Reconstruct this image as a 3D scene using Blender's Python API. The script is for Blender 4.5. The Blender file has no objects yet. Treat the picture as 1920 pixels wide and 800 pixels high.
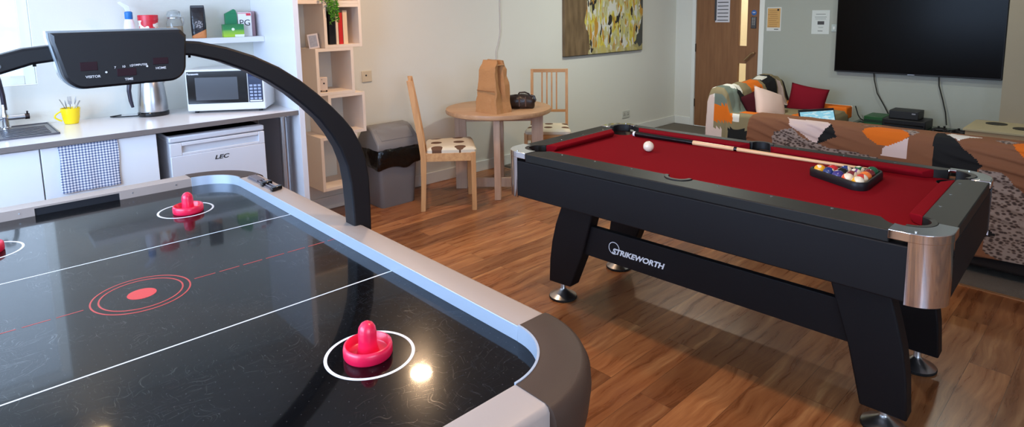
import bpy, bmesh, math, random
from mathutils import Vector, Matrix, noise
random.seed(7)
R = math.radians
PI = math.pi
SC = bpy.context.scene
COL = SC.collection

# ------------------------------------------------------------------ materials
def lin(c):
    return c / 12.92 if c <= .04045 else ((c + .055) / 1.055) ** 2.4
def rgb(r, g, b):
    return (lin(r / 255), lin(g / 255), lin(b / 255), 1)
MATS = {}
def mat(name, col, rough=.5, metal=0., spec=.5, bump=0., bscale=40., var=0., vscale=6., coat=0., emit=None, estr=0., trans=0., sheen=0., alpha=1.):
    if name in MATS: return MATS[name]
    m = bpy.data.materials.new(name); m.use_nodes = True
    nt = m.node_tree; b = nt.nodes['Principled BSDF']
    b.inputs['Base Color'].default_value = col
    b.inputs['Roughness'].default_value = rough
    b.inputs['Metallic'].default_value = metal
    b.inputs['Specular IOR Level'].default_value = spec
    if coat: b.inputs['Coat Weight'].default_value = coat; b.inputs['Coat Roughness'].default_value = .05
    if trans: b.inputs['Transmission Weight'].default_value = trans; b.inputs['IOR'].default_value = 1.45
    if sheen: b.inputs['Sheen Weight'].default_value = sheen
    if emit: b.inputs['Emission Color'].default_value = emit; b.inputs['Emission Strength'].default_value = estr
    tc = nt.nodes.new('ShaderNodeTexCoord')
    if var:
        n = nt.nodes.new('ShaderNodeTexNoise'); n.inputs['Scale'].default_value = vscale; n.inputs['Detail'].default_value = 5
        nt.links.new(tc.outputs['Object'], n.inputs['Vector'])
        mx = nt.nodes.new('ShaderNodeMix'); mx.data_type = 'RGBA'
        mx.inputs['A'].default_value = tuple(max(0, c * (1 - var)) for c in col[:3]) + (1,)
        mx.inputs['B'].default_value = tuple(min(1, c * (1 + var)) for c in col[:3]) + (1,)
        nt.links.new(n.outputs['Fac'], mx.inputs['Factor']); nt.links.new(mx.outputs['Result'], b.inputs['Base Color'])
    if bump:
        n = nt.nodes.new('ShaderNodeTexNoise'); n.inputs['Scale'].default_value = bscale; n.inputs['Detail'].default_value = 4
        nt.links.new(tc.outputs['Object'], n.inputs['Vector'])
        bp = nt.nodes.new('ShaderNodeBump'); bp.inputs['Strength'].default_value = bump; bp.inputs['Distance'].default_value = .01
        nt.links.new(n.outputs['Fac'], bp.inputs['Height']); nt.links.new(bp.outputs['Normal'], b.inputs['Normal'])
    MATS[name] = m
    return m
class NT:
    """small helper for node graphs"""
    def __init__(s, name, rough=.5):
        s.m = bpy.data.materials.new(name); s.m.use_nodes = True; s.t = s.m.node_tree
        s.b = s.t.nodes['Principled BSDF']; s.b.inputs['Roughness'].default_value = rough
        s.tc = s.t.nodes.new('ShaderNodeTexCoord'); MATS[name] = s.m
    def new(s, ty, **kw):
        n = s.t.nodes.new(ty)
        for k, v in kw.items(): setattr(n, k, v)
        return n
    def link(s, a, b): s.t.links.new(a, b)
    def val(s, x, sock):
        if isinstance(x, (int, float)): sock.default_value = x
        elif isinstance(x, tuple): sock.default_value = x
        else: s.link(x, sock)
    def math(s, op, a, b=None, c=None):
        n = s.new('ShaderNodeMath', operation=op); s.val(a, n.inputs[0])
        if b is not None: s.val(b, n.inputs[1])
        if c is not None: s.val(c, n.inputs[2])
        return n.outputs[0]
    def mapping(s, v, scale=(1, 1, 1), loc=(0, 0, 0), rot=(0, 0, 0)):
        n = s.new('ShaderNodeMapping'); s.link(v, n.inputs[0])
        n.inputs['Scale'].default_value = scale; n.inputs['Location'].default_value = loc; n.inputs['Rotation'].default_value = rot
        return n.outputs[0]
    def noise(s, v, scale, detail=4, rough=.5, out='Fac'):
        n = s.new('ShaderNodeTexNoise'); s.link(v, n.inputs['Vector']); n.inputs['Scale'].default_value = scale
        n.inputs['Detail'].default_value = detail; n.inputs['Roughness'].default_value = rough
        return n.outputs[out]
    def mix(s, f, a, b, blend='MIX'):
        n = s.new('ShaderNodeMix', data_type='RGBA', blend_type=blend)
        s.val(f, n.inputs['Factor']); s.val(a, n.inputs['A']); s.val(b, n.inputs['B'])
        return n.outputs['Result']
    def ramp(s, f, stops, interp='LINEAR'):
        n = s.new('ShaderNodeValToRGB'); cr = n.color_ramp; cr.interpolation = interp
        while len(cr.elements) < len(stops): cr.elements.new(.5)
        for e, (p, c) in zip(cr.elements, stops): e.position = p; e.color = c
        s.link(f, n.inputs[0]); return n.outputs['Color']
    def bump(s, h, strength=.3, dist=.01):
        n = s.new('ShaderNodeBump'); n.inputs['Strength'].default_value = strength; n.inputs['Distance'].default_value = dist
        s.link(h, n.inputs['Height']); s.link(n.outputs['Normal'], s.b.inputs['Normal'])

wall_white = mat('painted_plaster', rgb(222, 220, 210), .75, bump=.05, bscale=120, var=.02, vscale=2)
kitchen_white = mat('white_wall_paint', rgb(228, 230, 232), .6)
wall_grey = mat('grey_wall_paint', rgb(164, 166, 156), .75, bump=.05, bscale=120)
ceil_white = mat('ceiling_paint', rgb(232, 230, 224), .85)
trim_white = mat('gloss_white_paint', rgb(228, 228, 222), .4)
gloss_white = mat('gloss_white_door', rgb(232, 236, 240), .18)
black_lam = mat('black_laminate', rgb(24, 22, 24), .55, spec=.3, bump=.04, bscale=300)
black_plastic = mat('black_plastic', rgb(22, 20, 23), .45, spec=.35, bump=.03, bscale=400)
black_gloss = mat('black_gloss', rgb(12, 12, 14), .12)
chrome = mat('chrome', rgb(225, 225, 228), .08, 1.)
steel = mat('brushed_steel', rgb(190, 190, 192), .28, 1.)
dark_steel = mat('dark_sink_steel', rgb(112, 112, 120), .3, .85)
grey_lam = mat('silver_grey_laminate', rgb(176, 160, 150), .45)
alu = mat('aluminium_strip', rgb(184, 194, 208), .35, .3)
pink_plastic = mat('pink_red_plastic', rgb(238, 26, 72), .28, spec=.6)
corner_plastic = mat('brown_black_corner_plastic', rgb(70, 54, 45), .5, spec=.3, bump=.1, bscale=500)
rubber = mat('black_rubber', rgb(20, 20, 20), .7)
white_paint_line = mat('white_print', rgb(235, 235, 238), .4)
red_line = mat('red_print', rgb(190, 62, 56), .4)
cloth_red = mat('burgundy_baize', rgb(128, 14, 26), .95, spec=.05, bump=.1, bscale=900, var=.05, vscale=3)
pool_black = mat('black_vinyl', rgb(18, 16, 18), .6, spec=.25, bump=.05, bscale=350)
pool_rail = mat('charcoal_rail_laminate', rgb(28, 27, 25), .5, spec=.3, bump=.05, bscale=350)
pocket_black = mat('pocket_rubber', rgb(16, 15, 15), .5)
pale_shelf = mat('cream_shelf_board', rgb(230, 214, 198), .5)
white_plastic = mat('white_plastic', rgb(222, 222, 220), .35)
fridge_white = mat('fridge_enamel', rgb(214, 216, 222), .3)
bin_grey = mat('grey_bin_plastic', rgb(124, 122, 122), .5, bump=.04, bscale=500)
bag_black = mat('black_bin_liner', rgb(10, 10, 11), .22, bump=.8, bscale=22)
yellow_gl = mat('yellow_glaze', rgb(245, 214, 20), .25)
glass = mat('clear_glass', rgb(240, 245, 245), .03, trans=1.)
paper = mat('white_paper', rgb(214, 214, 210), .8)
ink = mat('black_ink', rgb(30, 30, 34), .7)

def wood(name, c1, c2, scale=1., axis=0, rough=.45):
    n = NT(name, rough)
    sc = [18, 18, 18]; sc[axis] = 1.6
    v = n.mapping(n.tc.outputs['Object'], scale=tuple(s * scale for s in sc))
    f = n.noise(v, 2.2, 6, .6)
    n.link(n.ramp(f, [(.3, c1), (.7, c2)]), n.b.inputs['Base Color'])
    n.bump(f, .05)
    return n.m
chair_wood_z = wood('birch_wood_upright', rgb(186, 134, 84), rgb(212, 162, 108), 1, 2)
chair_wood = wood('birch_wood', rgb(188, 138, 88), rgb(214, 166, 112), 1, 0)
table_wood = wood('oak_veneer', rgb(172, 132, 96), rgb(196, 156, 118), 1, 0)
table_leg_wood = wood('oak_veneer_upright', rgb(180, 148, 124), rgb(200, 168, 142), 1, 2)
door_wood = wood('walnut_door_veneer', rgb(122, 80, 50), rgb(142, 98, 64), .6, 2)
cue_wood = wood('maple_cue', rgb(222, 172, 122), rgb(236, 192, 146), 1, 0, .25)

# laminate plank floor
def floor_mat():
    n = NT('wood_plank_floor', .34)
    tc = n.tc.outputs['Object']
    br = n.new('ShaderNodeTexBrick'); n.link(tc, br.inputs['Vector'])
    br.offset = .37; br.offset_frequency = 2; br.squash = 1
    br.inputs['Scale'].default_value = 1; br.inputs['Brick Width'].default_value = 1.15; br.inputs['Row Height'].default_value = .142
    br.inputs['Mortar Size'].default_value = .0012; br.inputs['Mortar Smooth'].default_value = .1; br.inputs['Bias'].default_value = 0
    br.inputs['Color1'].default_value = (0, 0, 0, 1); br.inputs['Color2'].default_value = (1, 1, 1, 1); br.inputs['Mortar'].default_value = (.5, .5, .5, 1)
    sep = n.new('ShaderNodeSeparateColor'); n.link(br.outputs['Color'], sep.inputs[0])
    # offset grain per plank
    comb = n.new('ShaderNodeCombineXYZ'); n.link(n.math('MULTIPLY', sep.outputs[0], 37.), comb.inputs[0]); n.link(n.math('MULTIPLY', sep.outputs[0], 11.), comb.inputs[1])
    add = n.new('ShaderNodeVectorMath', operation='ADD'); n.link(tc, add.inputs[0]); n.link(comb.outputs[0], add.inputs[1])
    wp = n.new('ShaderNodeVectorMath', operation='MULTIPLY_ADD'); n.link(n.noise(add.outputs[0], 3.2, 2, .5, 'Color'), wp.inputs[0]); wp.inputs[1].default_value = (.0, .10, 0); n.link(add.outputs[0], wp.inputs[2])
    v = n.mapping(wp.outputs[0], scale=(1.0, 13, 1))
    g = n.noise(v, 1.9, 6, .62)
    v2 = n.mapping(add.outputs[0], scale=(3, 60, 1))
    g2 = n.noise(v2, 2., 4, .6)
    base = n.ramp(g, [(.28, rgb(116, 66, 36)), (.44, rgb(164, 104, 64)), (.58, rgb(190, 130, 84)), (.74, rgb(226, 170, 114))])
    tone = n.ramp(sep.outputs[0], [(0, rgb(168, 160, 156)), (.5, rgb(222, 216, 208)), (1, rgb(255, 250, 240))])
    c = n.mix(1., base, tone, 'MULTIPLY')
    c = n.mix(n.math('MULTIPLY', g2, .25), c, rgb(140, 88, 52))
    c = n.mix(n.math('MULTIPLY', br.outputs['Fac'], .7), c, rgb(84, 52, 32))
    n.link(c, n.b.inputs['Base Color'])
    n.link(n.math('MULTIPLY_ADD', g, .18, .2), n.b.inputs['Roughness'])
    n.bump(n.math('ADD', n.math('MULTIPLY', g2, .3), n.math('MULTIPLY', br.outputs['Fac'], -1.)), .12, .002)
    return n.m
floor_wood = floor_mat()
carpet = mat('grey_carpet', rgb(118, 112, 104), .95, spec=.1, bump=.6, bscale=260, var=.12, vscale=90)

def playfield_mat():
    n = NT('black_playfield', .1)
    tc = n.tc.outputs['Object']
    # air holes : tiny pale dots on a grid
    sp = n.new('ShaderNodeSeparateXYZ'); n.link(tc, sp.inputs[0])
    def cell(o): return n.math('SUBTRACT', n.math('FRACT', n.math('MULTIPLY', o, 1 / .027)), .5)
    dx, dy = cell(sp.outputs[0]), cell(sp.outputs[1])
    d = n.math('SQRT', n.math('ADD', n.math('MULTIPLY', dx, dx), n.math('MULTIPLY', dy, dy)))
    dot = n.math('LESS_THAN', d, .035)
    # fine hair scratches in two slightly wavy directions
    warp = n.noise(n.mapping(tc, scale=(1, 1, 1)), 7, 2, .5, 'Color')
    wa = n.new('ShaderNodeVectorMath', operation='MULTIPLY_ADD'); n.link(warp, wa.inputs[0]); wa.inputs[1].default_value = (.16, .16, 0); n.link(tc, wa.inputs[2])
    s1 = n.noise(n.mapping(wa.outputs[0], scale=(14, 420, 1), rot=(0, 0, .6)), 1., 3, .7)
    s2 = n.noise(n.mapping(wa.outputs[0], scale=(400, 16, 1), rot=(0, 0, .3)), 1., 3, .7)
    scr = n.math('MAXIMUM', n.math('GREATER_THAN', s1, .635), n.math('GREATER_THAN', s2, .64))
    c = n.mix(n.math('MULTIPLY', dot, .4), rgb(5, 5, 7), rgb(90, 86, 86))
    n.link(n.math('MULTIPLY_ADD', n.math('MULTIPLY', scr, n.math('GREATER_THAN', n.noise(tc, 5, 2), .5)), .35, .055), n.b.inputs['Specular IOR Level'])
    n.link(c, n.b.inputs['Base Color'])
    n.b.inputs['Roughness'].default_value = .17
    n.b.inputs['Coat Weight'].default_value = .46; n.b.inputs['Coat Roughness'].default_value = .045; n.b.inputs['Coat IOR'].default_value = 1.5
    n.bump(n.math('MULTIPLY', scr, 1.), .3, .0003)
    return n.m
playfield = playfield_mat()

def leopard_mat():
    n = NT('speckled_print', .9)
    v = n.new('ShaderNodeTexVoronoi'); n.link(n.mapping(n.tc.outputs['Object'], scale=(1, 1, 1.6)), v.inputs['Vector']); v.inputs['Scale'].default_value = 46
    n.link(n.ramp(v.outputs['Distance'], [(.22, rgb(62, 50, 46)), (.42, rgb(106, 88, 78)), (.55, rgb(150, 134, 124))]), n.b.inputs['Base Color'])
    return n.m
th_leopard = leopard_mat()
def fab(name, c): return mat(name, c, .9, spec=.15, bump=.15, bscale=700)
th_brown = fab('brown_throw', rgb(134, 90, 64)); th_orange = fab('orange_throw', rgb(222, 112, 34)); th_pink = fab('pale_pink_throw', rgb(220, 196, 186))
th_black = fab('charcoal_throw', rgb(36, 36, 36)); th_white = fab('white_throw_and_highlight', rgb(226, 220, 210)); th_sage = fab('sage_throw', rgb(140, 126, 96)); th_green = fab('grey_green_throw', rgb(112, 122, 112))  # the white also paints highlights on the far sofa's throw
THR = [th_brown, th_orange, th_pink, th_black, th_leopard, th_white, th_sage, th_green]

# ------------------------------------------------------------------ mesh helpers
class MB:
    def __init__(s): s.bm = bmesh.new(); s.mi = 0
    def _tag(s, n0):
        s.bm.faces.ensure_lookup_table()
        for f in s.bm.faces[n0:]: f.material_index = s.mi
        return s
    def box(s, x0, x1, y0, y1, z0, z1, M=None):
        n0 = len(s.bm.faces)
        vs = [s.bm.verts.new((x, y, z)) for x in (x0, x1) for y in (y0, y1) for z in (z0, z1)]
        if M: 
            for v in vs: v.co = M @ v.co
        for f in ((0, 1, 3, 2), (4, 6, 7, 5), (0, 4, 5, 1), (2, 3, 7, 6), (0, 2, 6, 4), (1, 5, 7, 3)): s.bm.faces.new([vs[i] for i in f])
        return s._tag(n0)
    def prism(s, pts, a, b, axis='z'):
        """polygon pts extruded from a to b along axis. z: pts=(x,y); y: pts=(x,z); x: pts=(y,z)"""
        n0 = len(s.bm.faces)
        def P(p, t): return {'z': (p[0], p[1], t), 'y': (p[0], t, p[1]), 'x': (t, p[0], p[1])}[axis]
        A = [s.bm.verts.new(P(p, a)) for p in pts]; B = [s.bm.verts.new(P(p, b)) for p in pts]
        n = len(pts)
        s.bm.faces.new(A); s.bm.faces.new(B[::-1])
        for i in range(n): s.bm.faces.new((A[i], B[i], B[(i + 1) % n], A[(i + 1) % n]))
        return s._tag(n0)
    def loft(s, rings, caps=True, closed=True):
        n0 = len(s.bm.faces)
        V = [[s.bm.verts.new(p) for p in r] for r in rings]; n = len(rings[0])
        for i in range(len(V) - 1):
            for j in range(n if closed else n - 1):
                s.bm.faces.new((V[i][j], V[i][(j + 1) % n], V[i + 1][(j + 1) % n], V[i + 1][j]))
        if caps and closed: s.bm.faces.new(V[0][::-1]); s.bm.faces.new(V[-1])
        return s._tag(n0)
    def lathe(s, prof, c=(0, 0, 0), seg=28, caps=True):
        rings = [[(c[0] + r * math.cos(2 * PI * k / seg), c[1] + r * math.sin(2 * PI * k / seg), c[2] + z) for k in range(seg)] for r, z in prof]
        return s.loft(rings, caps)
    def tube(s, pts, r, seg=10, caps=True):
        pts = [Vector(p) for p in pts]; rs = r if isinstance(r, (list, tuple)) else [r] * len(pts)
        rings = []; up = None
        for i, p in enumerate(pts):
            d = (pts[min(i + 1, len(pts) - 1)] - pts[max(i - 1, 0)]).normalized()
            if up is None: up = Vector((0, 0, 1)) if abs(d.z) < .9 else Vector((1, 0, 0))
            a = d.cross(up).normalized(); b = a.cross(d).normalized(); up = b
            rings.append([tuple(p + rs[i] * (math.cos(2 * PI * k / seg) * a + math.sin(2 * PI * k / seg) * b)) for k in range(seg)])
        return s.loft(rings, caps)
    def sphere(s, c, r, sx=1, sy=1, sz=1, seg=20):
        prof = [(max(1e-4, r * math.sin(PI * k / 12)), -r * math.cos(PI * k / 12)) for k in range(13)]
        rings = [[(c[0] + sx * rr * math.cos(2 * PI * k / seg), c[1] + sy * rr * math.sin(2 * PI * k / seg), c[2] + sz * z) for k in range(seg)] for rr, z in prof]
        return s.loft(rings)
    def ring(s, c, r0, r1, z0, z1, seg=64, a0=0, a1=2 * PI):
        full = abs(a1 - a0 - 2 * PI) < 1e-6; n = seg
        rings = []
        for k in range(n + (0 if full else 1)):
            a = a0 + (a1 - a0) * k / n; ca, sa = math.cos(a), math.sin(a)
            rings.append([(c[0] + r * ca, c[1] + r * sa, z) for r, z in ((r0, z0), (r1, z0), (r1, z1), (r0, z1))])
        if full: rings.append(rings[0]); 
        n0 = len(s.bm.faces); s.loft(rings, caps=not full)
        if full: bmesh.ops.remove_doubles(s.bm, verts=s.bm.verts[:], dist=1e-6)
        return s
    def mat_i(s, i): s.mi = i; return s
    def build(s, name, m, parent=None, bev=0., smooth=True, seg=2, sub=0, loc=None, rot=None, angle=40):
        bmesh.ops.recalc_face_normals(s.bm, faces=s.bm.faces[:])
        me = bpy.data.meshes.new(name); s.bm.to_mesh(me); s.bm.free()
        for mm in (m if isinstance(m, (list, tuple)) else [m]): me.materials.append(mm)
        o = bpy.data.objects.new(name, me); COL.objects.link(o)
        if parent: o.parent = parent
        if loc: o.location = loc
        if rot: o.rotation_euler = rot
        if bev:
            b = o.modifiers.new('bevel', 'BEVEL'); b.width = bev; b.segments = seg; b.limit_method = 'ANGLE'; b.angle_limit = R(35)
        if sub:
            q = o.modifiers.new('sub', 'SUBSURF'); q.levels = q.render_levels = sub
        if smooth:
            for p in me.polygons: p.use_smooth = True
            me.set_sharp_from_angle(angle=R(angle))
        return o
def thing(name, label, cat, loc=(0, 0, 0), rotz=0., group=None):
    o = bpy.data.objects.new(name, None); COL.objects.link(o); o.empty_display_size = .05
    o.location = loc; o.rotation_euler = (0, 0, rotz); o['label'] = label; o['category'] = cat
    if group: o['group'] = group
    return o
def tag(o, label, cat, group=None):
    o['label'] = label; o['category'] = cat
    if group: o['group'] = group
    return o
def struct(o, label=None, cat=None):
    o['kind'] = 'structure'
    if label: o['label'] = label
    if cat: o['category'] = cat
    return o
def text(name, body, size, m, parent, loc, rot, extrude=.0006, shear=0., bold=0., align='CENTER', sx=1.):
    c = bpy.data.curves.new(name, 'FONT'); c.body = body; c.size = size; c.extrude = extrude; c.shear = shear; c.offset = bold
    c.align_x = align; c.align_y = 'CENTER'; c.resolution_u = 4
    t = bpy.data.objects.new(name + '_tmp', c); COL.objects.link(t)
    me = bpy.data.meshes.new_from_object(t.evaluated_get(bpy.context.evaluated_depsgraph_get())); bpy.data.objects.remove(t); bpy.data.curves.remove(c)
    me.materials.clear(); me.materials.append(m)
    o = bpy.data.objects.new(name, me); COL.objects.link(o); o.parent = parent; o.location = loc; o.rotation_euler = rot; o.scale = (sx, 1, 1)
    return o
def rrect(x0, x1, y0, y1, r, n=8):
    pts = []
    for cx, cy, a in ((x1 - r, y1 - r, 0), (x0 + r, y1 - r, 90), (x0 + r, y0 + r, 180), (x1 - r, y0 + r, 270)):
        for k in range(n + 1):
            t = R(a + 90 * k / n); pts.append((cx + r * math.cos(t), cy + r * math.sin(t)))
    return pts

WY = 4.309      # back wall
XR = 7.012      # television wall
XL = -1.4       # window wall, left of the frame
YF = -2.4       # wall behind the camera
CZ = 2.45

# ================================================================== ROOM
floor = struct(MB().box(XL, 3.87, YF, WY, -.06, 0).build('floor', floor_wood, smooth=False), 'warm brown wood plank floor with mixed tone boards', 'floor')
cp = struct(MB().box(3.87, XR, YF, WY, -.06, .0).build('floor_carpet', carpet, smooth=False), 'grey brown carpet around the sofas', 'carpet')
struct(MB().box(3.86, 3.885, YF, WY, .0, .003).build('trim_1', mat('threshold_strip', rgb(196, 150, 108), .3, .5)), 'thin metal strip between wood floor and carpet', 'threshold strip')
struct(MB().box(XL, XR + .1, YF, WY + .1, CZ, CZ + .1).build('ceiling', ceil_white, smooth=False), 'plain white ceiling', 'ceiling')
WX0, WX1, WZ0, WZ1 = -1.0, .40, 1.13, 2.2     # kitchen window
w = MB()
w.box(XL - .1, WX0, WY, WY + .12, 0, CZ); w.box(WX1, XR + .12, WY, WY + .12, 0, CZ); w.box(WX0, WX1, WY, WY + .12, 0, WZ0); w.box(WX0, WX1, WY, WY + .12, WZ1, CZ)
struct(w.build('wall_back', wall_white, smooth=False), 'long off white wall behind the kitchen and dining table', 'wall')
# left wall with a wide window
LY0, LY1, LZ0, LZ1 = .5, 3.4, .95, 2.25
w = MB()
w.box(XL - .12, XL, YF, LY0, 0, CZ); w.box(XL - .12, XL, LY1, WY, 0, CZ); w.box(XL - .12, XL, LY0, LY1, 0, LZ0); w.box(XL - .12, XL, LY0, LY1, LZ1, CZ)
struct(w.build('wall_left', wall_white, smooth=False), 'white wall with the wide window', 'wall')
FX0, FX1, FZ0, FZ1 = -1.2, .8, .85, 2.2
w = MB(); w.box(XL - .1, FX0, YF - .12, YF, 0, CZ).box(FX1, XR + .1, YF - .12, YF, 0, CZ).box(FX0, FX1, YF - .12, YF, 0, FZ0).box(FX0, FX1, YF - .12, YF, FZ1, CZ)
struct(w.build('wall_front', wall_white, smooth=False), 'off white wall behind the viewpoint', 'wall')
# television wall with the doorway
DY0, DY1, DZ = 3.203, 4.017, 2.05
w = MB()
w.box(XR, XR + .1, YF, DY0 - .002, 0, CZ).box(XR, XR + .1, DY0 - .002, DY1 + .002, DZ, CZ)
w.mat_i(1).box(XR, XR + .1, DY1 + .002, WY, 0, CZ)
struct(w.build('wall_right', [wall_grey, wall_white], smooth=False), 'grey painted wall that carries the television and door', 'wall')
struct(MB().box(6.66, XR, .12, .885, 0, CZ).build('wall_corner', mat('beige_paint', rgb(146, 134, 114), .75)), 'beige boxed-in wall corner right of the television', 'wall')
struct(MB().box(1.65, XR - .0, WY - .016, WY, 0, .1).build('baseboard_back', trim_white, bev=.004), 'white baseboard along the long wall', 'baseboard')
b = MB(); b.box(XR - .016, XR, DY1 + .05, WY - .016, 0, .1); b.box(XR - .016, XR, .885, DY0 - .06, 0, .1)
struct(b.build('baseboard_right', trim_white, bev=.004), 'white baseboard along the television wall', 'baseboard')
# windows
def window(name, axis, a0, a1, z0, z1, pos, label):
    e = bpy.data.objects.new(name, None); COL.objects.link(e); struct(e, label, 'window')
    fr = MB(); t = .05
    def bx(m, p0, p1, q0, q1, d0, d1):
        if axis == 'y': m.box(p0, p1, pos + d0, pos + d1, q0, q1)
        else: m.box(pos - d1, pos - d0, p0, p1, q0, q1)
    bx(fr, a0, a0 + t, z0, z1, .04, .09); bx(fr, a1 - t, a1, z0, z1, .04, .09); bx(fr, a0 + t, a1 - t, z0, z0 + t, .04, .09); bx(fr, a0 + t, a1 - t, z1 - t, z1, .04, .09)
    mid = (a0 + a1) / 2; bx(fr, mid - .025, mid + .025, z0 + t, z1 - t, .04, .09)
    fr.build('window_frame', trim_white, e, bev=.004)
    g = MB(); bx(g, a0 + t, mid - .025, z0 + t, z1 - t, .062, .068); bx(g, mid + .025, a1 - t, z0 + t, z1 - t, .062, .068)
    pane = g.build('pane', window_glass, e, smooth=False)
    s = MB(); d0 = .035 if axis == 'y' else -.03; bx(s, a0, a1, z0 - .02 * (axis != 'y'), z0 + .004, d0 if axis != 'y' else .001, .04); s.build('window_sill', trim_white, e, bev=.004)
    return e
def wg():
    m = bpy.data.materials.new('window_glass'); m.use_nodes = True; nt = m.node_tree; nt.nodes.clear()
    o = nt.nodes.new('ShaderNodeOutputMaterial'); t = nt.nodes.new('ShaderNodeBsdfTransparent'); g = nt.nodes.new('ShaderNodeBsdfGlossy'); g.inputs['Roughness'].default_value = .02
    mx = nt.nodes.new('ShaderNodeMixShader'); mx.inputs[0].default_value = .05
    nt.links.new(t.outputs[0], mx.inputs[1]); nt.links.new(g.outputs[0], mx.inputs[2]); nt.links.new(mx.outputs[0], o.inputs[0])
    return m
window_glass = wg()
window('window_1', 'y', WX0, WX1, WZ0, WZ1, WY, 'bright kitchen window above the sink')
window('window_2', 'x', LY0, LY1, LZ0, LZ1, XL, 'wide window in the left wall')
window('added_window_3', 'y', FX0, FX1, FZ0, FZ1, YF - .12, 'added unseen window behind the viewpoint that brightens the kitchen')  # unseen window, added so light reaches the fridge front

# door (leaf with two tall vision panels)
dr = bpy.data.objects.new('door_1', None); COL.objects.link(dr); dr.location = (XR, 0, 0); struct(dr, 'brown wooden door with two narrow glazed slots', 'door')
GY0, GY1 = 3.349, 3.452
m = MB(); X0, X1 = -.004, .04
m.box(X0, X1, GY1, DY1 - .004, .006, DZ - .004); m.box(X0, X1, DY0 + .004, GY0, .006, DZ - .004)
for z0, z1 in ((.006, .42), (.830, 1.040), (1.86, DZ - .004)): m.box(X0, X1, GY0, GY1, z0, z1)
m.build('door_leaf', door_wood, dr, smooth=False)
vg = mat('vision_glass', rgb(235, 225, 190), .3, trans=.6)
m = MB(); m.box(.014, .02, GY0, GY1, .42, .83); m.box(.014, .02, GY0, GY1, 1.04, 1.86)
m.build('vision_panel', window_glass, dr, smooth=False)
m = MB(); m.box(-.02, .06, DY0 - .06, DY0 - .001, 0, DZ + .06); m.box(-.02, .06, DY1 + .001, DY1 + .05, 0, DZ + .06); m.box(-.02, .06, DY0 - .06, DY1 + .05, DZ, DZ + .06)
m.build('door_frame', trim_white, dr, bev=.003)
hd = MB(); hd.tube([(-.004, 3.245, .965), (-.05, 3.245, .965)], .011); hd.tube([(-.05, 3.243, .967), (-.052, 3.27, .955), (-.052, 3.35, .87)], .0105, 10); hd.lathe([(.024, 0), (.024, .008)], (0, 0, 0))
hd = hd.build('handle', mat('brass_handle', rgb(184, 154, 118), .3, .8), dr)
hg = MB()
for z in (.25, .95, 1.8): hg.box(-.016, -.004, DY1 - .01, DY1 + .014, z, z + .1)
hg.build('hinge', mat('dark_hinge', rgb(60, 44, 34), .5), dr, bev=.002)
lk = MB(); lk.box(-.022, -.004, 3.238, 3.30, 1.25, 1.385); lk.build('keypad_lock', mat('dark_keypad', rgb(84, 84, 88), .35, .5), dr, bev=.004)
kb = MB()
for r_ in range(5):
    for c_ in range(2): kb.box(-.026, -.021, 3.252 + c_ * .02, 3.264 + c_ * .02, 1.29 + r_ * .018, 1.302 + r_ * .018)
kb.build('keypad_button', steel, dr, bev=.001)
# corridor beyond the door slots
cw = rgb(236, 226, 198)
m = MB(); m.box(8.3, 8.35, 2.6, 4.6, 0, CZ).box(XR + .1, 8.35, 2.55, 2.6, 0, CZ).box(XR + .1, 8.35, 4.6, 4.65, 0, CZ).box(XR + .1, 8.35, 2.6, 4.6, -.05, 0).box(XR + .1, 8.35, 2.6, 4.6, CZ, CZ + .05)
struct(m.build('wall_corridor', mat('corridor_paint', cw, .8), smooth=False), 'cream corridor seen through the door glass', 'wall')

# ================================================================== AIR HOCKEY TABLE
HX, HY, HR = .32936, 1.78492, R(-.6264)
hk = thing('air_hockey_table', 'large air hockey table with black playing surface and silver grey rails', 'air hockey table', (HX, HY, 0), HR)
hw, hl, zs, zt = .5499, 1.0162, .7727, .808
rw = .088; RI = .15; RO = RI + rw
m = MB(); m.prism(rrect(-hw - .012, hw + .012, -hl - .012, hl + .012, RI), zs - .02, zs, 'z')
z1 = zs + .0004
m.mat_i(1)
for v in (-.3453, .3453): m.box(-hw, hw, v - .0022, v + .0022, zs - .001, z1)
for su in (-1, 1):
    for sv in (-1, 1): m.ring((su * .287, sv * .6798), .0885, .0955, zs - .001, z1, 72)
m.mat_i(2)
m.ring((0, 0), .1115, .1155, zs - .001, z1, 72); m.ring((0, 0), .0935, .0975, zs - .001, z1, 72)
L = .128; 
while L < hw:
    for s_ in (-1, 1):
        a, b_ = s_ * L, s_ * min(L + .055, hw); m.box(min(a, b_), max(a, b_), -.0015, .0015, zs - .001, z1)
    L += .066
m.mat_i(3)
m.lathe([(.034, -.001), (.034, .0004)], (0, 0, zs))
m.build('playing_surface', [playfield, white_paint_line, red_line, mat('red_disc_print', rgb(214, 62, 60), .45)], hk, smooth=False)
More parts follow.
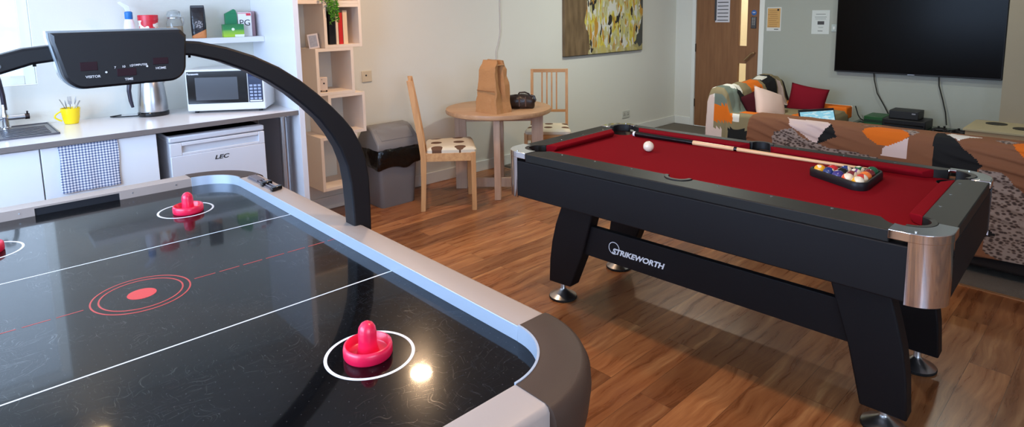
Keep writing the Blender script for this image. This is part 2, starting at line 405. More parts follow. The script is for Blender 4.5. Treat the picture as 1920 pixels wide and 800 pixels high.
# straight rails (grey top and outer apron)
def railprof(off):  # profile across the rail: distance outwards, height
    return [(0, zs - .02), (0, zt), (off - .012, zt), (off - .004, zt - .004), (off, zt - .012), (off, .66), (off - .02, .66), (off - .02, zs - .02)]
for s_ in (-1, 1):
    pr_ = [(s_ * (hw + d), z) for d, z in railprof(rw)]
    r_ = MB().prism(pr_, -hl + RI, hl - RI, 'y').build('side_rail', grey_lam, hk)
    MB().box(min(s_ * hw, s_ * (hw - .003)), max(s_ * hw, s_ * (hw - .003)), -hl + RI, hl - RI, zs, zt + .0008).build('aluminium_edge', alu, r_, bev=.0008)
SL = .135  # goal half width
for s_ in (-1, 1):
    m = MB()
    def rp(off, lo): return [(s_ * (hl + d), z) for d, z in [(0, lo), (0, zt), (off - .012, zt), (off - .004, zt - .004), (off, zt - .012), (off, .66), (off - .02, .66), (off - .02, lo)]]
    m.prism(rp(rw, zs - .02), -hw + RI, -SL, 'x'); m.prism(rp(rw, zs - .02), SL, hw - RI, 'x'); m.prism(rp(rw, zt - .0075), -SL, SL, 'x')
    er = m.build('end_rail', grey_lam, hk)
    g = MB(); g.box(-SL + .001, SL - .001, min(s_ * (hl + .004), s_ * (hl + .05)), max(s_ * (hl + .004), s_ * (hl + .05)), zs, zt - .008)
    g.build('goal_slot', mat('goal_black', rgb(14, 16, 24), .5), er)
    for q in (-.34, -.18, .18, .34): MB().tube([(q, s_ * (hl - .0015), zs + .019), (q, s_ * (hl + .004), zs + .019)], .003, 8).build('screw', steel, er)
# corners
prof = [(RI, zs - .02), (RI, zt + .001), (RI + .004, zt + .002), (RO - .012, zt + .002), (RO - .008, zt + .0005), (RO - .004, zt + .001), (RO + .008, zt - .006), (RO + .016, zt - .022), (RO + .018, zt - .05), (RO + .012, zt - .1), (RO - .004, zt - .17), (RO - .03, zt - .235), (RO - .05, zt - .26), (RO - .08, zt - .26), (RO - .05, zs - .02)]
for sx in (-1, 1):
    for sy in (-1, 1):
        cx, cy = sx * (hw - RI), sy * (hl - RI); rings = []
        for k in range(19):
            a = PI / 2 * k / 18; dx, dy = sx * math.cos(a), sy * math.sin(a)
            rings.append([(cx + r * dx, cy + r * dy, z) for r, z in prof])
        c_ = MB().loft(rings).build('corner_cap', corner_plastic, hk)
        m = MB(); rings = []
        for k in range(19):
            a = PI / 2 * k / 18; dx, dy = sx * math.cos(a), sy * math.sin(a)
            rings.append([(cx + r * dx, cy + r * dy, z) for r, z in ((RI - .003, zs), (RI + .002, zs), (RI + .002, zt + .003), (RI - .003, zt + .003))])
        m.loft(rings).build('aluminium_edge', alu, c_)
m = MB(); m.prism(rrect(-hw - .05, hw + .05, -hl - .05, hl + .05, .18), .54, zs - .021, 'z'); m.build('cabinet', black_lam, hk, bev=.006)
for sx in (-1, 1):
    for sy in (-1, 1):
        lg = MB(); x, y = sx * .42, sy * .84
        rings = []
        for z, wx, wy, ox in ((0, .05, .07, .03), (.25, .06, .08, .015), (.54, .085, .11, 0)):
            rings.append([(x + sx * ox + a * wx, y + b_ * wy, z + .02) for a, b_ in ((-1, -1), (1, -1), (1, 1), (-1, 1))])
        l_ = lg.loft(rings).build('leg', black_lam, hk, bev=.006)
        MB().lathe([(.035, 0), (.035, .015), (.02, .022)], (x + sx * .03, y, 0)).build('leveller', rubber, l_)
# manual score slider on the right rail
sl = MB(); sx0 = hw + .022
sl.box(sx0, sx0 + .036, .60, .84, zt, zt + .004)
for k in range(10): sl.box(sx0 + .002, sx0 + .034, .735 + k * .0098, .742 + k * .0098, zt + .004, zt + .012)
sl.tube([(sx0 + .01, .60, zt + .007), (sx0 + .01, .74, zt + .007)], .003); sl.tube([(sx0 + .026, .60, zt + .007), (sx0 + .026, .74, zt + .007)], .003)
so = sl.build('score_slider', mat('slider_grey', rgb(120, 112, 116), .35, .3), hk, bev=.001)
for yy in (.565, .665):
    k = MB(); k.prism([(sx0 - .006, yy - .012), (sx0 + .042, yy + .004), (sx0 + .042, yy + .026), (sx0 - .006, yy + .014)], zt + .0, zt + .016, 'z'); k.build('slider_knob', black_gloss, so, bev=.004)
# overhead scoring arch
outer = [(.665, .70), (.668, .80), (.669, .88), (.668, .96), (.661, 1.02), (.645, 1.075), (.618, 1.13), (.588, 1.17), (.553, 1.21), (.508, 1.255), (.455, 1.302), (.395, 1.345), (.325, 1.383), (.255, 1.410), (.185, 1.429), (.10, 1.437), (0, 1.44)]
inner = [(0, 1.402), (.09, 1.401), (.17, 1.392), (.235, 1.372), (.30, 1.342), (.365, 1.304), (.42, 1.262), (.47, 1.215), (.51, 1.172), (.545, 1.12), (.572, 1.07), (.592, 1.01), (.60, .95), (.604, .88), (.606, .80), (.606, .70)]
full = outer + [(-x, z) for x, z in outer[-2::-1]] + [(-x, z) for x, z in inner[::-1][:-1]] + inner
seen = []; 
for p in full:
    if not seen or (abs(p[0] - seen[-1][0]) + abs(p[1] - seen[-1][1])) > 1e-5: seen.append(p)
AY0, AY1 = -.030, .034
m = MB(); m.prism(seen, AY0, AY1, 'y')
ar = m.build('scoring_arch', black_plastic, hk, bev=.006, seg=3, angle=30)
for s_ in (-1, 1):
    f = MB(); f.box(min(s_ * .60, s_ * .675), max(s_ * .60, s_ * .675), AY0 - .006, AY1 + .006, .70, zt - .03) if 0 else f.box(min(s_ * .638, s_ * .660), max(s_ * .638, s_ * .660), AY0 - .004, AY1 + .004, .66, .76); f.build('bracket', black_plastic, ar, bev=.004)
for q in (-.165, .165): MB().tube([(q, .0, 1.402), (q, .0, 1.386)], .0035, 8).build('screw', black_gloss, ar)
MB().tube([(-.232, AY0 - .002, 1.392), (-.232, AY0 + .004, 1.392)], .006, 10).build('screw', black_gloss, ar)
# scoreboard
cw_ = .138
def sbring(y, g):
    pts = [(-cw_ + g, 1.463 - g), (cw_ - g - .012, 1.463 - g), (cw_ - g, 1.449 - g)]
    for k in range(9):
        a = R(-90 * k / 8); pts.append((cw_ - .006 - .04 + (.04 - g) * math.cos(a), 1.376 + (.040 - g) * math.sin(a)))
    for k in range(9):
        a = R(-90 - 72 * k / 8); pts.append((-.082 + (.042 - g) * math.cos(a), 1.382 + (.049 - g) * math.sin(a)))
    pts += [(-cw_ + g, 1.449 - g)]
    return [(x, y, z) for x, z in pts]
FY = -.095
m = MB(); m.loft([sbring(.0, .012), sbring(-.02, .0), sbring(FY + .008, .0), sbring(FY, .006)])
hs = m.build('scoreboard', black_plastic, ar, angle=30)
m = MB(); m.loft([sbring(.03, .006), sbring(.0, -.004), sbring(-.045, -.004), sbring(-.046, .0)]); m.build('back_shell', mat('smoky_clear_shell', rgb(150, 160, 166), .12, .1), hs)
led = mat('dark_red_display', rgb(44, 20, 28), .5, spec=.2)
for x, z, w_, h_ in ((-.074, 1.385, .034, .020), (.0, 1.366, .040, .018), (.074, 1.388, .034, .016)): MB().box(x - w_ / 2, x + w_ / 2, FY - .001, FY + .002, z - h_ / 2, z + h_ / 2).build('display', led, hs, bev=.0008)
for x, z in ((-.0415, 1.369), (.0435, 1.377)): MB().tube([(x, FY - .002, z), (x, FY, z)], .0022, 12).build('button', white_paint_line, hs)
F = (R(90), 0, 0)
for body, x, z, s_ in (('VISITOR', -.068, 1.3605, .0065), ('HOME', .073, 1.3705, .0065), ('TIME', .003, 1.349, .0065), ('7', -.023, 1.3785, .0058), ('10', -.0055, 1.3795, .0058), ('15', .0100, 1.3805, .0058), ('COMPUTER', .0275, 1.3815, .0052)):
    text('lettering', body, s_ * 1.25, white_paint_line, hs, (x, FY - .0008, z), F, .0003, bold=.0001)

# mallets
def mallet():
    t = thing('air_hockey_mallet', '', 'mallet')
    pr1 = [(.0005, .006), (.040, .006), (.043, .010), (.0445, .024), (.047, .0265), (.0505, .025), (.052, .018), (.052, .004), (.050, .0), (.0005, 0)]
    MB().lathe(pr1, seg=40, caps=False).build('base_dish', pink_plastic, t, angle=60)
    MB().lathe([(.024, .006), (.0215, .012), (.0195, .03), (.0195, .05), (.0178, .061), (.013, .069), (.006, .0735), (.0005, .0745)], seg=32, caps=False).build('knob', pink_plastic, t, angle=60)
    return t
def copy_tree(o, parent=None):
    c = o.copy(); COL.objects.link(c)
    if parent: c.parent = parent
    for ch in list(o.children): copy_tree(ch, c)
    return c
m0 = mallet()
Mh = Matrix.Translation((HX, HY, 0)) @ Matrix.Rotation(HR, 4, 'Z')
for i, (u, v, lab) in enumerate(((.284, -.678, 'pink red air hockey mallet on the near circle, closest to the viewer'), (.289, .655, 'pink red air hockey mallet on the far circle beside the rail corner'), (-.292, .682, 'pink red air hockey mallet cut off by the left edge of the photo'))):
    t = m0 if i == 0 else copy_tree(m0)
    t.location = Mh @ Vector((u, v, z1)); t['label'] = lab; t['group'] = 'air hockey mallets'

# ================================================================== POOL TABLE
PX, PY, PR = 2.0405, 2.23377, R(-87.9727)
PL, PW, PZ, PB = 1.865, .987, .8016, .579
pt = thing('pool_table', 'black pool table with burgundy cloth and chrome corners', 'pool table', (PX, PY, 0), PR)
RCn = .10
bl, br, bn, bf = .10, .105, .125, .055    # black rail widths: left, right, near, far
cu = .045
CR = .062; 
corner = {(0, 0): (.125, .14), (1, 0): (PL - .125, .14), (0, 1): (.125, PW - .105), (1, 1): (PL - .125, PW - .105)}
midp = {0: (PL / 2 - .01, bn - .005), 1: (PL / 2 - .01, PW - bf + .005)}
def drill(o, holes, depth):
    c = MB()
    for u, v, r_ in holes: c.lathe([(r_, depth), (r_, .80)], (u, v, 0), 32)
    co2 = c.build('cutter', pocket_black, pt)
    md = o.modifiers.new('cut', 'BOOLEAN'); md.operation = 'DIFFERENCE'; md.object = co2; md.solver = 'EXACT'
    me = bpy.data.meshes.new_from_object(o.evaluated_get(bpy.context.evaluated_depsgraph_get())); o.modifiers.clear(); old = o.data; o.data = me; bpy.data.meshes.remove(old); bpy.data.objects.remove(co2)
holes = [(*c, CR * .93) for c in corner.values()] + [(*c, .044) for c in midp.values()]
o = MB().prism(rrect(0, PL, 0, PW, RCn, 10), PB, .760, 'z').build('body', pool_black, pt); drill(o, holes, .665)
b2_ = o.modifiers.new('bevel', 'BEVEL'); b2_.width = .005; b2_.segments = 2; b2_.limit_method = 'ANGLE'; b2_.angle_limit = R(60)
o = MB().prism(rrect(.05, PL - .05, .05, PW - .05, .05, 6), .7602, .765, 'z').build('cloth_bed', cloth_red, pt, smooth=False); drill(o, holes, .665)
def clip_rail(u0, u1, v0, v1, name, z0, z1_, mt, bev, circles, parent=pt, taper=None, step=.008):
    """polygon strip with the pocket circles bitten out of it, sampled along its length"""
    horiz = (u1 - u0) > (v1 - v0)
    pts_a, pts_b = [], []
    n = 90
    lo, hi = (u0, u1) if horiz else (v0, v1)
    a, b_ = (v0, v1) if horiz else (u0, u1)
    segs = []; cur = []
    for k in range(n + 1):
        t = lo + (hi - lo) * k / n; p, q = a, b_
        for (cu_, cv_, cr_) in circles:
            cx, cy = (cu_, cv_) if horiz else (cv_, cu_)
            d = cr_ * cr_ - (t - cx) ** 2
            if d > 0:
                h = math.sqrt(d); l0, l1 = cy - h, cy + h
                if l1 > p and l0 < q:
                    if l0 <= p and l1 >= q: p = q
                    elif cy > (a + b_) / 2: q = min(q, l0)
                    else: p = max(p, l1)
        if q - p > .004: cur.append((t, p, q))
        else:
            if len(cur) > 2: segs.append(cur)
            cur = []
    if len(cur) > 2: segs.append(cur)
    m = MB()
    for s_ in segs:
        P = [(t, p) for t, p, q in s_] + [(t, q) for t, p, q in reversed(s_)]
        if not horiz: P = [(y, x) for x, y in P]
        m.prism(P, z0, z1_, 'z')
    return m.build(name, mt, parent, bev=bev, angle=50)
C0 = [(*corner[(0, 0)], CR + .012), (*corner[(1, 0)], CR + .012), (*corner[(0, 1)], CR + .012), (*corner[(1, 1)], CR + .012), (*midp[0], .052), (*midp[1], .052)]
clip_rail(.152, PL - .152, 0, bn, 'side_rail', .7601, PZ, pool_rail, .004, C0)
clip_rail(.152, PL - .152, PW - bf, PW, 'side_rail', .7601, PZ, pool_rail, .004, C0)
clip_rail(0, bl, .152, PW - .152, 'end_rail', .7601, PZ, pool_rail, .004, C0)
clip_rail(PL - br, PL, .152, PW - .152, 'end_rail', .7601, PZ, pool_rail, .004, C0)
# cushions with sloping nose and mitred pocket mouths
def cushion(p0, p1, inward, w0=.0, wd=cu, mit=.035):
    """p0->p1 along the rail edge, inward unit normal"""
    p0, p1, n = Vector(p0), Vector(p1), Vector(inward); d = (p1 - p0).normalized()
    prof = [(0, .7655), (0, PZ - .001), (.010, PZ - .001), (wd, PZ - .008), (wd, PZ - .018), (wd - .015, .7655)]
    rings = []
    for t, s_ in ((p0, 1), (p1, -1)):
        rings.append([tuple(t + n * w_ + d * s_ * mit * (w_ / wd)) + (z,) for w_, z in prof])
    rings = [[(r[0], r[1], r[2]) for r in q] for q in rings]
    return MB().loft(rings).build('rail_cushion', cloth_red, pt, bev=.003)
mx = midp[0][0]
cushion((.20, bn), (mx - .052, bn), (0, 1)); cushion((mx + .052, bn), (PL - .20, bn), (0, 1))
cushion((.20, PW - bf), (mx - .052, PW - bf), (0, -1)); cushion((mx + .052, PW - bf), (PL - .20, PW - bf), (0, -1))
cushion((bl, .215), (bl, PW - .19), (1, 0)); cushion((PL - br, .215), (PL - br, PW - .19), (-1, 0))
# pockets
for (u, v), r_ in [(c, CR) for c in corner.values()] + [(c, .048) for c in midp.values()]:
    m = MB(); m.lathe([(r_ * .93, .764), (r_ * .915, .766), (r_ * .90, .764), (r_ * .85, .70), (r_ * .6, .672), (.0005, .668)], (u, v, 0), 32, caps=False)
    inw = Vector((PL / 2 - u, PW / 2 - v)); 
    if r_ == .048: inw = Vector((0, 1 if v < .5 else -1))
    a = math.atan2(inw.y, inw.x); sp = R(115) if r_ == CR else R(95)
    m.ring((u, v), r_ * .92, r_ + .014, .7655, PZ + .0045, 40, a + sp, a + 2 * PI - sp)
    m.build('pocket', pocket_black, pt, bev=.003)
# diamonds
def disc(u, v): MB().lathe([(.0055, -.002), (.0055, .0009), (.0005, .0012)], (u, v, PZ), 12, caps=False).build('rail_marker', chrome, pt)
for u in (.305, .50, .70, 1.10, 1.308, 1.516): disc(u, bn - .022); disc(u, PW - bf + .02)
for v in (.37, .555, .745): disc(bl - .022, v); disc(PL - br + .022, v)
# chrome corner castings
for (iu, iv), (cu_, cv_) in corner.items():
    su = 1 if iu == 0 else -1; sv = 1 if iv == 0 else -1
    ou, ov = (0 if iu == 0 else PL), (0 if iv == 0 else PW)
    e = .004; S1 = .155
    P = []
    # outer boundary with rounded corner, then the pocket bite
    P.append((S1, -e)) 
    for k in range(13):
        a = R(270 - 90 * k / 12); P.append((RCn + (RCn + e) * math.cos(a), RCn + (RCn + e) * math.sin(a)))
    P.append((-e, S1))
    lc = ((cu_ - ou) * su, (cv_ - ov) * sv); rr = CR + .013
    P.append((lc[0] - rr * .82 if lc[0] - rr * .82 > .02 else .02, S1))
    a0 = math.atan2(S1 - lc[1], -.06); a1 = math.atan2(-.06, S1 - lc[0])
    a0 = R(165); a1 = R(285)
    for k in range(13):
        a = a0 + (a1 - a0) * k / 12; P.append((lc[0] + rr * math.cos(a), lc[1] + rr * math.sin(a)))
    P.append((S1, max(.02, lc[1] - rr * .9)))
    P = [(ou + su * x, ov + sv * y) for x, y in P]
    m = MB(); m.prism(P, PZ - .026, PZ + .0035, 'z')
    cc = m.build('chrome_corner', chrome, pt, bev=.005, seg=3)
    rings = []
    for k in range(15):
        a = R(270 - 90 * k / 14)
        rings.append([(ou + su * (RCn + r_ * math.cos(a)), ov + sv * (RCn + r_ * math.sin(a)), z) for r_, z in ((RCn - .002, PB - .006), (RCn + .003, PB - .006), (RCn + .003, PZ - .02), (RCn - .002, PZ - .02))])
    MB().loft(rings).build('chrome_wrap', chrome, cc)
    dk = MB(); dk.lathe([(.004, 0), (.004, .005)], (ou + su * .085, ov + sv * .018, PZ + .001), 10); dk.build('bolt', steel, cc)
# legs
legL = [(.262, .585), (.237, .52), (.195, .41), (.170, .31), (.155, .21), (.150, .088), (.290, .095), (.367, .287), (.431, .517), (.450, .585)]
legR = [(1.675, .585), (1.692, .52), (1.720, .42), (1.742, .33), (1.758, .22), (1.767, .080), (1.620, .080), (1.572, .288), (1.500, .515), (1.475, .585)]
for v0, v1, fv in ((.175, .25, .222), (.70, .775, .731)):
    for pr_, fu in ((legL, .205), (legR, 1.69)):
        lg = MB().prism(pr_, v0, v1, 'y').build('leg', pool_black, pt, bev=.006)
        MB().lathe([(.070, 0), (.073, .004), (.073, .010), (.066, .014)], (fu, fv, 0), 36).build('foot_pad', rubber, lg)
        MB().lathe([(.070, .010), (.071, .013), (.045, .028), (.022, .042), (.017, .048), (.014, .052), (.014, .10)], (fu, fv, 0), 36).build('foot', steel, lg)
for v0 in (.195, .725):
    s_ = MB().box(.345, 1.60, v0, v0 + .03, .288, .442).build('stretcher', pool_black, pt, bev=.003)
    if v0 < .5:
        text('lettering', 'STRIKEWORTH', .036, white_paint_line, s_, (.673, v0 - .001, .352), (R(90), 0, 0), .0004, shear=.3, bold=.0013, sx=1.12)
        m = MB(); rg = [[(.545 + r_ * math.cos(2 * PI * k / 48), y, .367 + r_ * math.sin(2 * PI * k / 48)) for r_, y in ((.0275, v0 - .0015), (.0305, v0 - .0015), (.0305, v0 + .001), (.0275, v0 + .001))] for k in range(49)]
        m.loft(rg, caps=False).build('logo_ring', white_paint_line, s_)
# cue, cue ball, rack and balls
Mp = Matrix.Translation((PX, PY, 0)) @ Matrix.Rotation(PR, 4, 'Z')
BZ = .765
cq = thing('pool_cue', 'wooden pool cue with black butt lying along the far cushion', 'pool cue', Mp @ Vector((.219, .848, BZ + .0148)), PR)
a = Vector((0, 0, 0)); b_ = Vector((1.243, .028, -.0085)); 
def cp_(t): return a + (b_ - a) * t
MB().tube([cp_(0), cp_(.002), cp_(.012)], [.011, .0145, .0148], 16).build('butt_cap', white_paint_line, cq)
MB().tube([cp_(.012), cp_(.30)], [.0146, .0122], 16).build('butt', black_gloss, cq)
MB().tube([cp_(.30), cp_(.482)], [.0122, .0108], 16).build('forearm', cue_wood, cq)
MB().tube([cp_(.482), cp_(.495)], [.0112, .0112], 16).build('joint', black_gloss, cq)
MB().tube([cp_(.495), cp_(.985)], [.0106, .0068], 16).build('shaft', cue_wood, cq)
MB().tube([cp_(.985), cp_(.996)], [.0068, .0066], 16).build('ferrule', white_paint_line, cq)
MB().tube([cp_(.996), cp_(1.0)], [.0064, .005], 16).build('tip', mat('blue_chalked_tip', rgb(150, 170, 200), .8), cq)
cb = MB().sphere((0, 0, 0), .0275, seg=32).build('cue_ball', mat('cream_resin', rgb(236, 222, 200), .12, coat=.5), loc=Mp @ Vector((.495, .567, BZ + .0275)))
tag(cb, 'plain cream cue ball alone on the burgundy cloth', 'pool ball')
RK = thing('ball_rack', 'black triangular ball rack lying on the cloth around the balls', 'ball rack', Mp @ Vector((1.30, .65, BZ)), PR)
BR = .0254; hgt = .0441
def tri(off):  # rounded triangle outline around the 15 balls, apex at the origin
    cs = [(0, 0), (4 * hgt, -4 * BR), (4 * hgt, 4 * BR)]; P = []
    for (x, y), a0 in zip(cs, (120, 240, 0)):
        for k in range(9):
            t = R(a0 + 120 * k / 8); P.append((x + off * math.cos(t), y + off * math.sin(t)))
    return P
rg = []
for off, z in ((BR + .002, .0005), (BR + .013, .0005), (BR + .0145, .012), (BR + .0145, .028), (BR + .011, .034), (BR + .004, .034), (BR + .002, .030)): rg.append([(x, y, z) for x, y in tri(off)])
rg.append(rg[0]); MB().loft(rg, caps=False).build('frame', black_plastic, RK)
def ballmat(c, stripe):
    n = NT('ball_%s_%d' % ('_'.join(str(int(x)) for x in c), stripe), .12); n.b.inputs['Coat Weight'].default_value = .5
    cr = rgb(238, 224, 196); sp = n.new('ShaderNodeSeparateXYZ'); n.link(n.tc.outputs['Object'], sp.inputs[0])
    spot = n.math('LESS_THAN', n.math('SQRT', n.math('ADD', n.math('MULTIPLY', sp.outputs[0], sp.outputs[0]), n.math('MULTIPLY', sp.outputs[2], sp.outputs[2]))), .008)
    if stripe: f = n.math('LESS_THAN', n.math('ABSOLUTE', sp.outputs[2]), .0135); col = n.mix(f, cr, rgb(*c))
    else: col = n.mix(0., rgb(*c), cr)
    col = n.mix(spot, col, cr); n.link(col, n.b.inputs['Base Color']); return n.m
BALLS = [  # row, index (low index = near side), colour, striped, words
    (0, 0, (240, 170, 20), 0, 'solid yellow ball at the single-ball tip of the rack'),
    (1, 0, (30, 50, 110), 0, 'solid blue ball right behind the yellow tip ball, near side'),
    (1, 1, (205, 40, 45), 0, 'solid red ball right behind the yellow tip ball, far side'),
    (2, 0, (60, 50, 120), 0, 'solid purple ball at the near end of the row of three'),
    (2, 1, (16, 16, 18), 0, 'black ball with a white spot in the middle of the rack'),
    (2, 2, (40, 60, 120), 1, 'white ball with a blue stripe at the far end of the row of three'),
    (3, 0, (236, 84, 34), 1, 'bright orange striped ball at the near end of the row of four'),
    (3, 1, (120, 40, 45), 1, 'cream ball with a maroon stripe next to the orange striped ball'),
    (3, 2, (110, 60, 130), 1, 'cream ball with a purple stripe, third in the row of four'),
    (3, 3, (30, 100, 60), 1, 'cream ball with a green stripe at the far end of the row of four'),
    (4, 0, (240, 170, 20), 1, 'cream ball with a broad yellow stripe at the near base corner of the rack'),
    (4, 1, (200, 60, 50), 1, 'cream ball with a red stripe beside the yellow striped ball'),
    (4, 2, (232, 120, 50), 0, 'solid orange ball in the middle of the last row of five'),
    (4, 3, (110, 30, 35), 0, 'solid maroon ball, fourth in the last row of five'),
    (4, 4, (24, 90, 60), 0, 'solid green ball at the far base corner of the rack')]
ROTS = {(3, 0): (.5, -.4, 0), (4, 0): (.55, -.35, 0), (4, 1): (1.3, .5, 0), (3, 1): (1.5, .4, 0), (3, 2): (1.4, -.5, 0), (2, 2): (1.2, .5, 0), (3, 3): (1.5, -.2, 0), (2, 1): (.9, .3, .4), (1, 0): (2.4, 0, 0)}
for r_, i, c, st, lab in BALLS:
    p = Mp @ Vector((1.30 + r_ * hgt, .65 + (i - r_ / 2) * 2 * BR, BZ + BR + .0004))
    o = MB().sphere((0, 0, 0), BR - .0003, seg=28).build('pool_ball', ballmat(c, st), loc=p, rot=ROTS.get((r_, i), (random.uniform(0, 3), random.uniform(0, 1), random.uniform(0, 3))))
    tag(o, lab, 'pool ball', 'racked pool balls')

# ================================================================== KITCHEN
CY = 3.64   # worktop front
wt = MB(); SX0, SX1, SY0, SY1 = -.52, .16, 3.885, 4.165
wt.box(-1.39, SX0, CY, WY - .001, .878, .906).box(SX1, 1.604, CY, WY - .001, .878, .906).box(SX0, SX1, CY, SY0, .878, .906).box(SX0, SX1, SY1, WY - .001, .878, .906)
wt.mat_i(1).box(-1.39, 1.605, CY - .0015, CY, .8785, .9055)
wto = tag(wt.build('worktop', [mat('white_worktop', rgb(226, 222, 222), .2), mat('taupe_worktop_edge', rgb(120, 112, 108), .4)], smooth=False), 'long white worktop with taupe front edge, running above the fridge', 'worktop')
# cabinets
def base_cab(x0, x1, label):
    t = thing('base_cabinet', label, 'cabinet', (x0, 3.66, 0), 0, 'white base cabinets')
    w_ = x1 - x0; d = WY - 3.66 - .01
    m = MB(); m.box(0, .016, .02, d, .1, .876).box(w_ - .016, w_, .02, d, .1, .876).box(.016, w_ - .016, .02, d, .1, .116).box(.016, w_ - .016, d - .01, d, .116, .876); m.build('carcass', kitchen_white, t, smooth=False)
    MB().box(.002, w_ - .002, 0, .018, .102, .872).build('door', gloss_white, t, bev=.0015)
    MB().box(0, w_, .05, .065, 0, .1).build('plinth', mat('grey_plinth', rgb(150, 150, 152), .5), t, smooth=False)
base_cab(-.69, -.19, 'white gloss base cabinet furthest left under the sink')
base_cab(-.188, .315, 'white gloss base cabinet under the dark sink, left of the towel')
base_cab(.317, .818, 'white gloss base cabinet behind the checked towel')
# towel
tw = MB(); nx, nz = 60, 60; rings = []
for j in range(nz + 1):
    z = .874 - (.874 - .636) * j / nz; row = []
    for i in range(nx + 1):
        u = i / nx; x = .386 + .25 * u + .004 * math.sin(j * .1)
        y = 3.6535 - .004 * (.5 + .5 * math.sin(u * 17 + .6 * math.sin(j * .07))) * (j / nz) - .004 * j / nz
        if z > .875: y = 3.655
        row.append((x, y, z - .008 * u * 0))
    rings.append(row)
tw.loft(rings, caps=False, closed=False)
def towel_mat():
    n = NT('checked_towel', .9); sp = n.new('ShaderNodeSeparateXYZ'); n.link(n.tc.outputs['Object'], sp.inputs[0])
    fx = n.math('LESS_THAN', n.math('FRACT', n.math('MULTIPLY', sp.outputs[0], 75)), .45); fz = n.math('LESS_THAN', n.math('FRACT', n.math('MULTIPLY', sp.outputs[2], 75)), .45)
    k = n.math('MULTIPLY', n.math('ADD', fx, fz), .5)
    n.link(n.ramp(k, [(0, rgb(236, 236, 240)), (.5, rgb(156, 166, 190)), (1, rgb(70, 84, 120))], 'CONSTANT'), n.b.inputs['Base Color'])
    n.t.nodes[-1].color_ramp.elements[1].position = .4; n.t.nodes[-1].color_ramp.elements[2].position = .9
    return n.m
t_ = tw.build('tea_towel', towel_mat()); so_ = t_.modifiers.new('solid', 'SOLIDIFY'); so_.thickness = .002; so_.offset = 1
tag(t_, 'blue and white checked tea towel hanging on the cabinet door', 'tea towel')
# sink
sk = thing('sink', 'dark grey steel sink with ribbed drainer set in the worktop', 'sink', (0, 0, .906))
m = MB(); x0, x1, y0, y1 = -.56, .425, 3.845, 4.285
m.box(x0, SX0 + .004, y0, y1, .0002, .006).box(SX1 - .004, x1, y0, y1, .0002, .006).box(SX0 + .004, SX1 - .004, y0, SY0 + .004, .0002, .006).box(SX0 + .004, SX1 - .004, SY1 - .004, y1, .0002, .006)
m.box(x0, x1, y0, y0 + .008, .006, .010).box(x1 - .008, x1, y0, y1, .006, .010).box(x0, x1, y1 - .008, y1, .006, .010)
m.build('rim', dark_steel, sk, bev=.0015)
m = MB()
for k in range(6): m.box(SX1 + .04, x1 - .03, y0 + .06 + k * .05, y0 + .078 + k * .05, .006, .0095)
m.build('drainer_rib', dark_steel, sk, bev=.0015)
m = MB(); m.box(SX0 + .004, SX1 - .004, SY0 + .004, SY0 + .006, -.16, .004).box(SX0 + .004, SX1 - .004, SY1 - .006, SY1 - .004, -.16, .004).box(SX0 + .004, SX0 + .006, SY0 + .004, SY1 - .004, -.16, .004).box(SX1 - .006, SX1 - .004, SY0 + .004, SY1 - .004, -.16, .004).box(SX0 + .004, SX1 - .004, SY0 + .004, SY1 - .004, -.162, -.16)
m.build('basin', dark_steel, sk)
MB().lathe([(.035, -.1598), (.035, -.157), (.02, -.156)], (-.18, 4.02, 0), 24).build('drain', chrome, sk)
# tap
tp = thing('mixer_tap', 'mixer tap with chrome cross bar and dark swan neck spout', 'tap', (.236, 4.232, .912))
MB().lathe([(.024, 0), (.024, .006), (.017, .012), (.016, .05), (.018, .056), (.018, .068), (.013, .09), (.011, .13)], (0, 0, 0), 24).build('tap_body', chrome, tp)
MB().tube([(-.085, 0, .056), (.085, 0, .056)], .0135, 16).build('cross_bar', steel, tp)
for s_ in (-1, 1):
    k = MB().tube([(s_ * .085, 0, .056), (s_ * .105, 0, .056)], .016, 16); k.tube([(s_ * .096, 0, .06), (s_ * .096, -.01, .085)], .0045, 8); k.build('tap_handle', mat('dark_chrome', rgb(70, 62, 62), .25, .9), tp)
sp_ = [(.004, 0, .10), (.002, 0, .18), (-.006, -.01, .26), (-.018, -.04, .315), (-.04, -.09, .34), (-.06, -.14, .325), (-.072, -.165, .29)]
MB().tube(sp_, .0115, 14).build('spout', mat('gunmetal_spout', rgb(66, 62, 72), .3, .8), tp)
# mug with cutlery
mg = thing('yellow_mug', 'bright yellow mug holding cutlery on the worktop', 'mug', (.520, 4.185, .906))
MB().lathe([(.0005, 0), (.030, 0), (.034, .003), (.040, .03), (.0475, .088), (.0475, .09), (.0445, .09), (.037, .03), (.030, .006), (.0005, .006)], seg=36, caps=False).build('cup', yellow_gl, mg)
hp = [(-.044 - .030 * math.sin(PI * k / 10), 0, .075 - .055 * k / 10) for k in range(11)]
hp = [(x * (1 if k else 1), y, z) for k, (x, y, z) in enumerate(hp)]
MB().tube(hp, .0045, 10).build('handle', yellow_gl, mg)
def cutlery(kind, base, top, lab):
    base, top = Vector(base), Vector(top); d = (top - base); Lg = d.length
    m = MB(); m.tube([base, base + d * .62, base + d * .7], [.003, .0022, .0025], 8)
    q = d.to_track_quat('Z', 'Y').to_matrix().to_4x4(); M = Matrix.Translation(base) @ q
    if kind == 'spoon':
        n0 = len(m.bm.verts); m.sphere((0, 0, 0), 1, .0145, .003, .024, seg=14)
        m.bm.verts.ensure_lookup_table()
        for v in m.bm.verts[n0:]: v.co = M @ (v.co + Vector((0, 0, Lg * .86)))
    else:
        m.box(-.009, .009, -.0012, .0012, Lg * .7, Lg * .82, M)
        for k in range(4): m.box(-.009 + k * .0053, -.006 + k * .0053, -.001, .001, Lg * .82, Lg, M)
    o = m.build(kind, steel); tag(o, lab, kind, 'cutlery standing in the yellow mug')
cx_, cy_, cz_ = .520, 4.185, .913
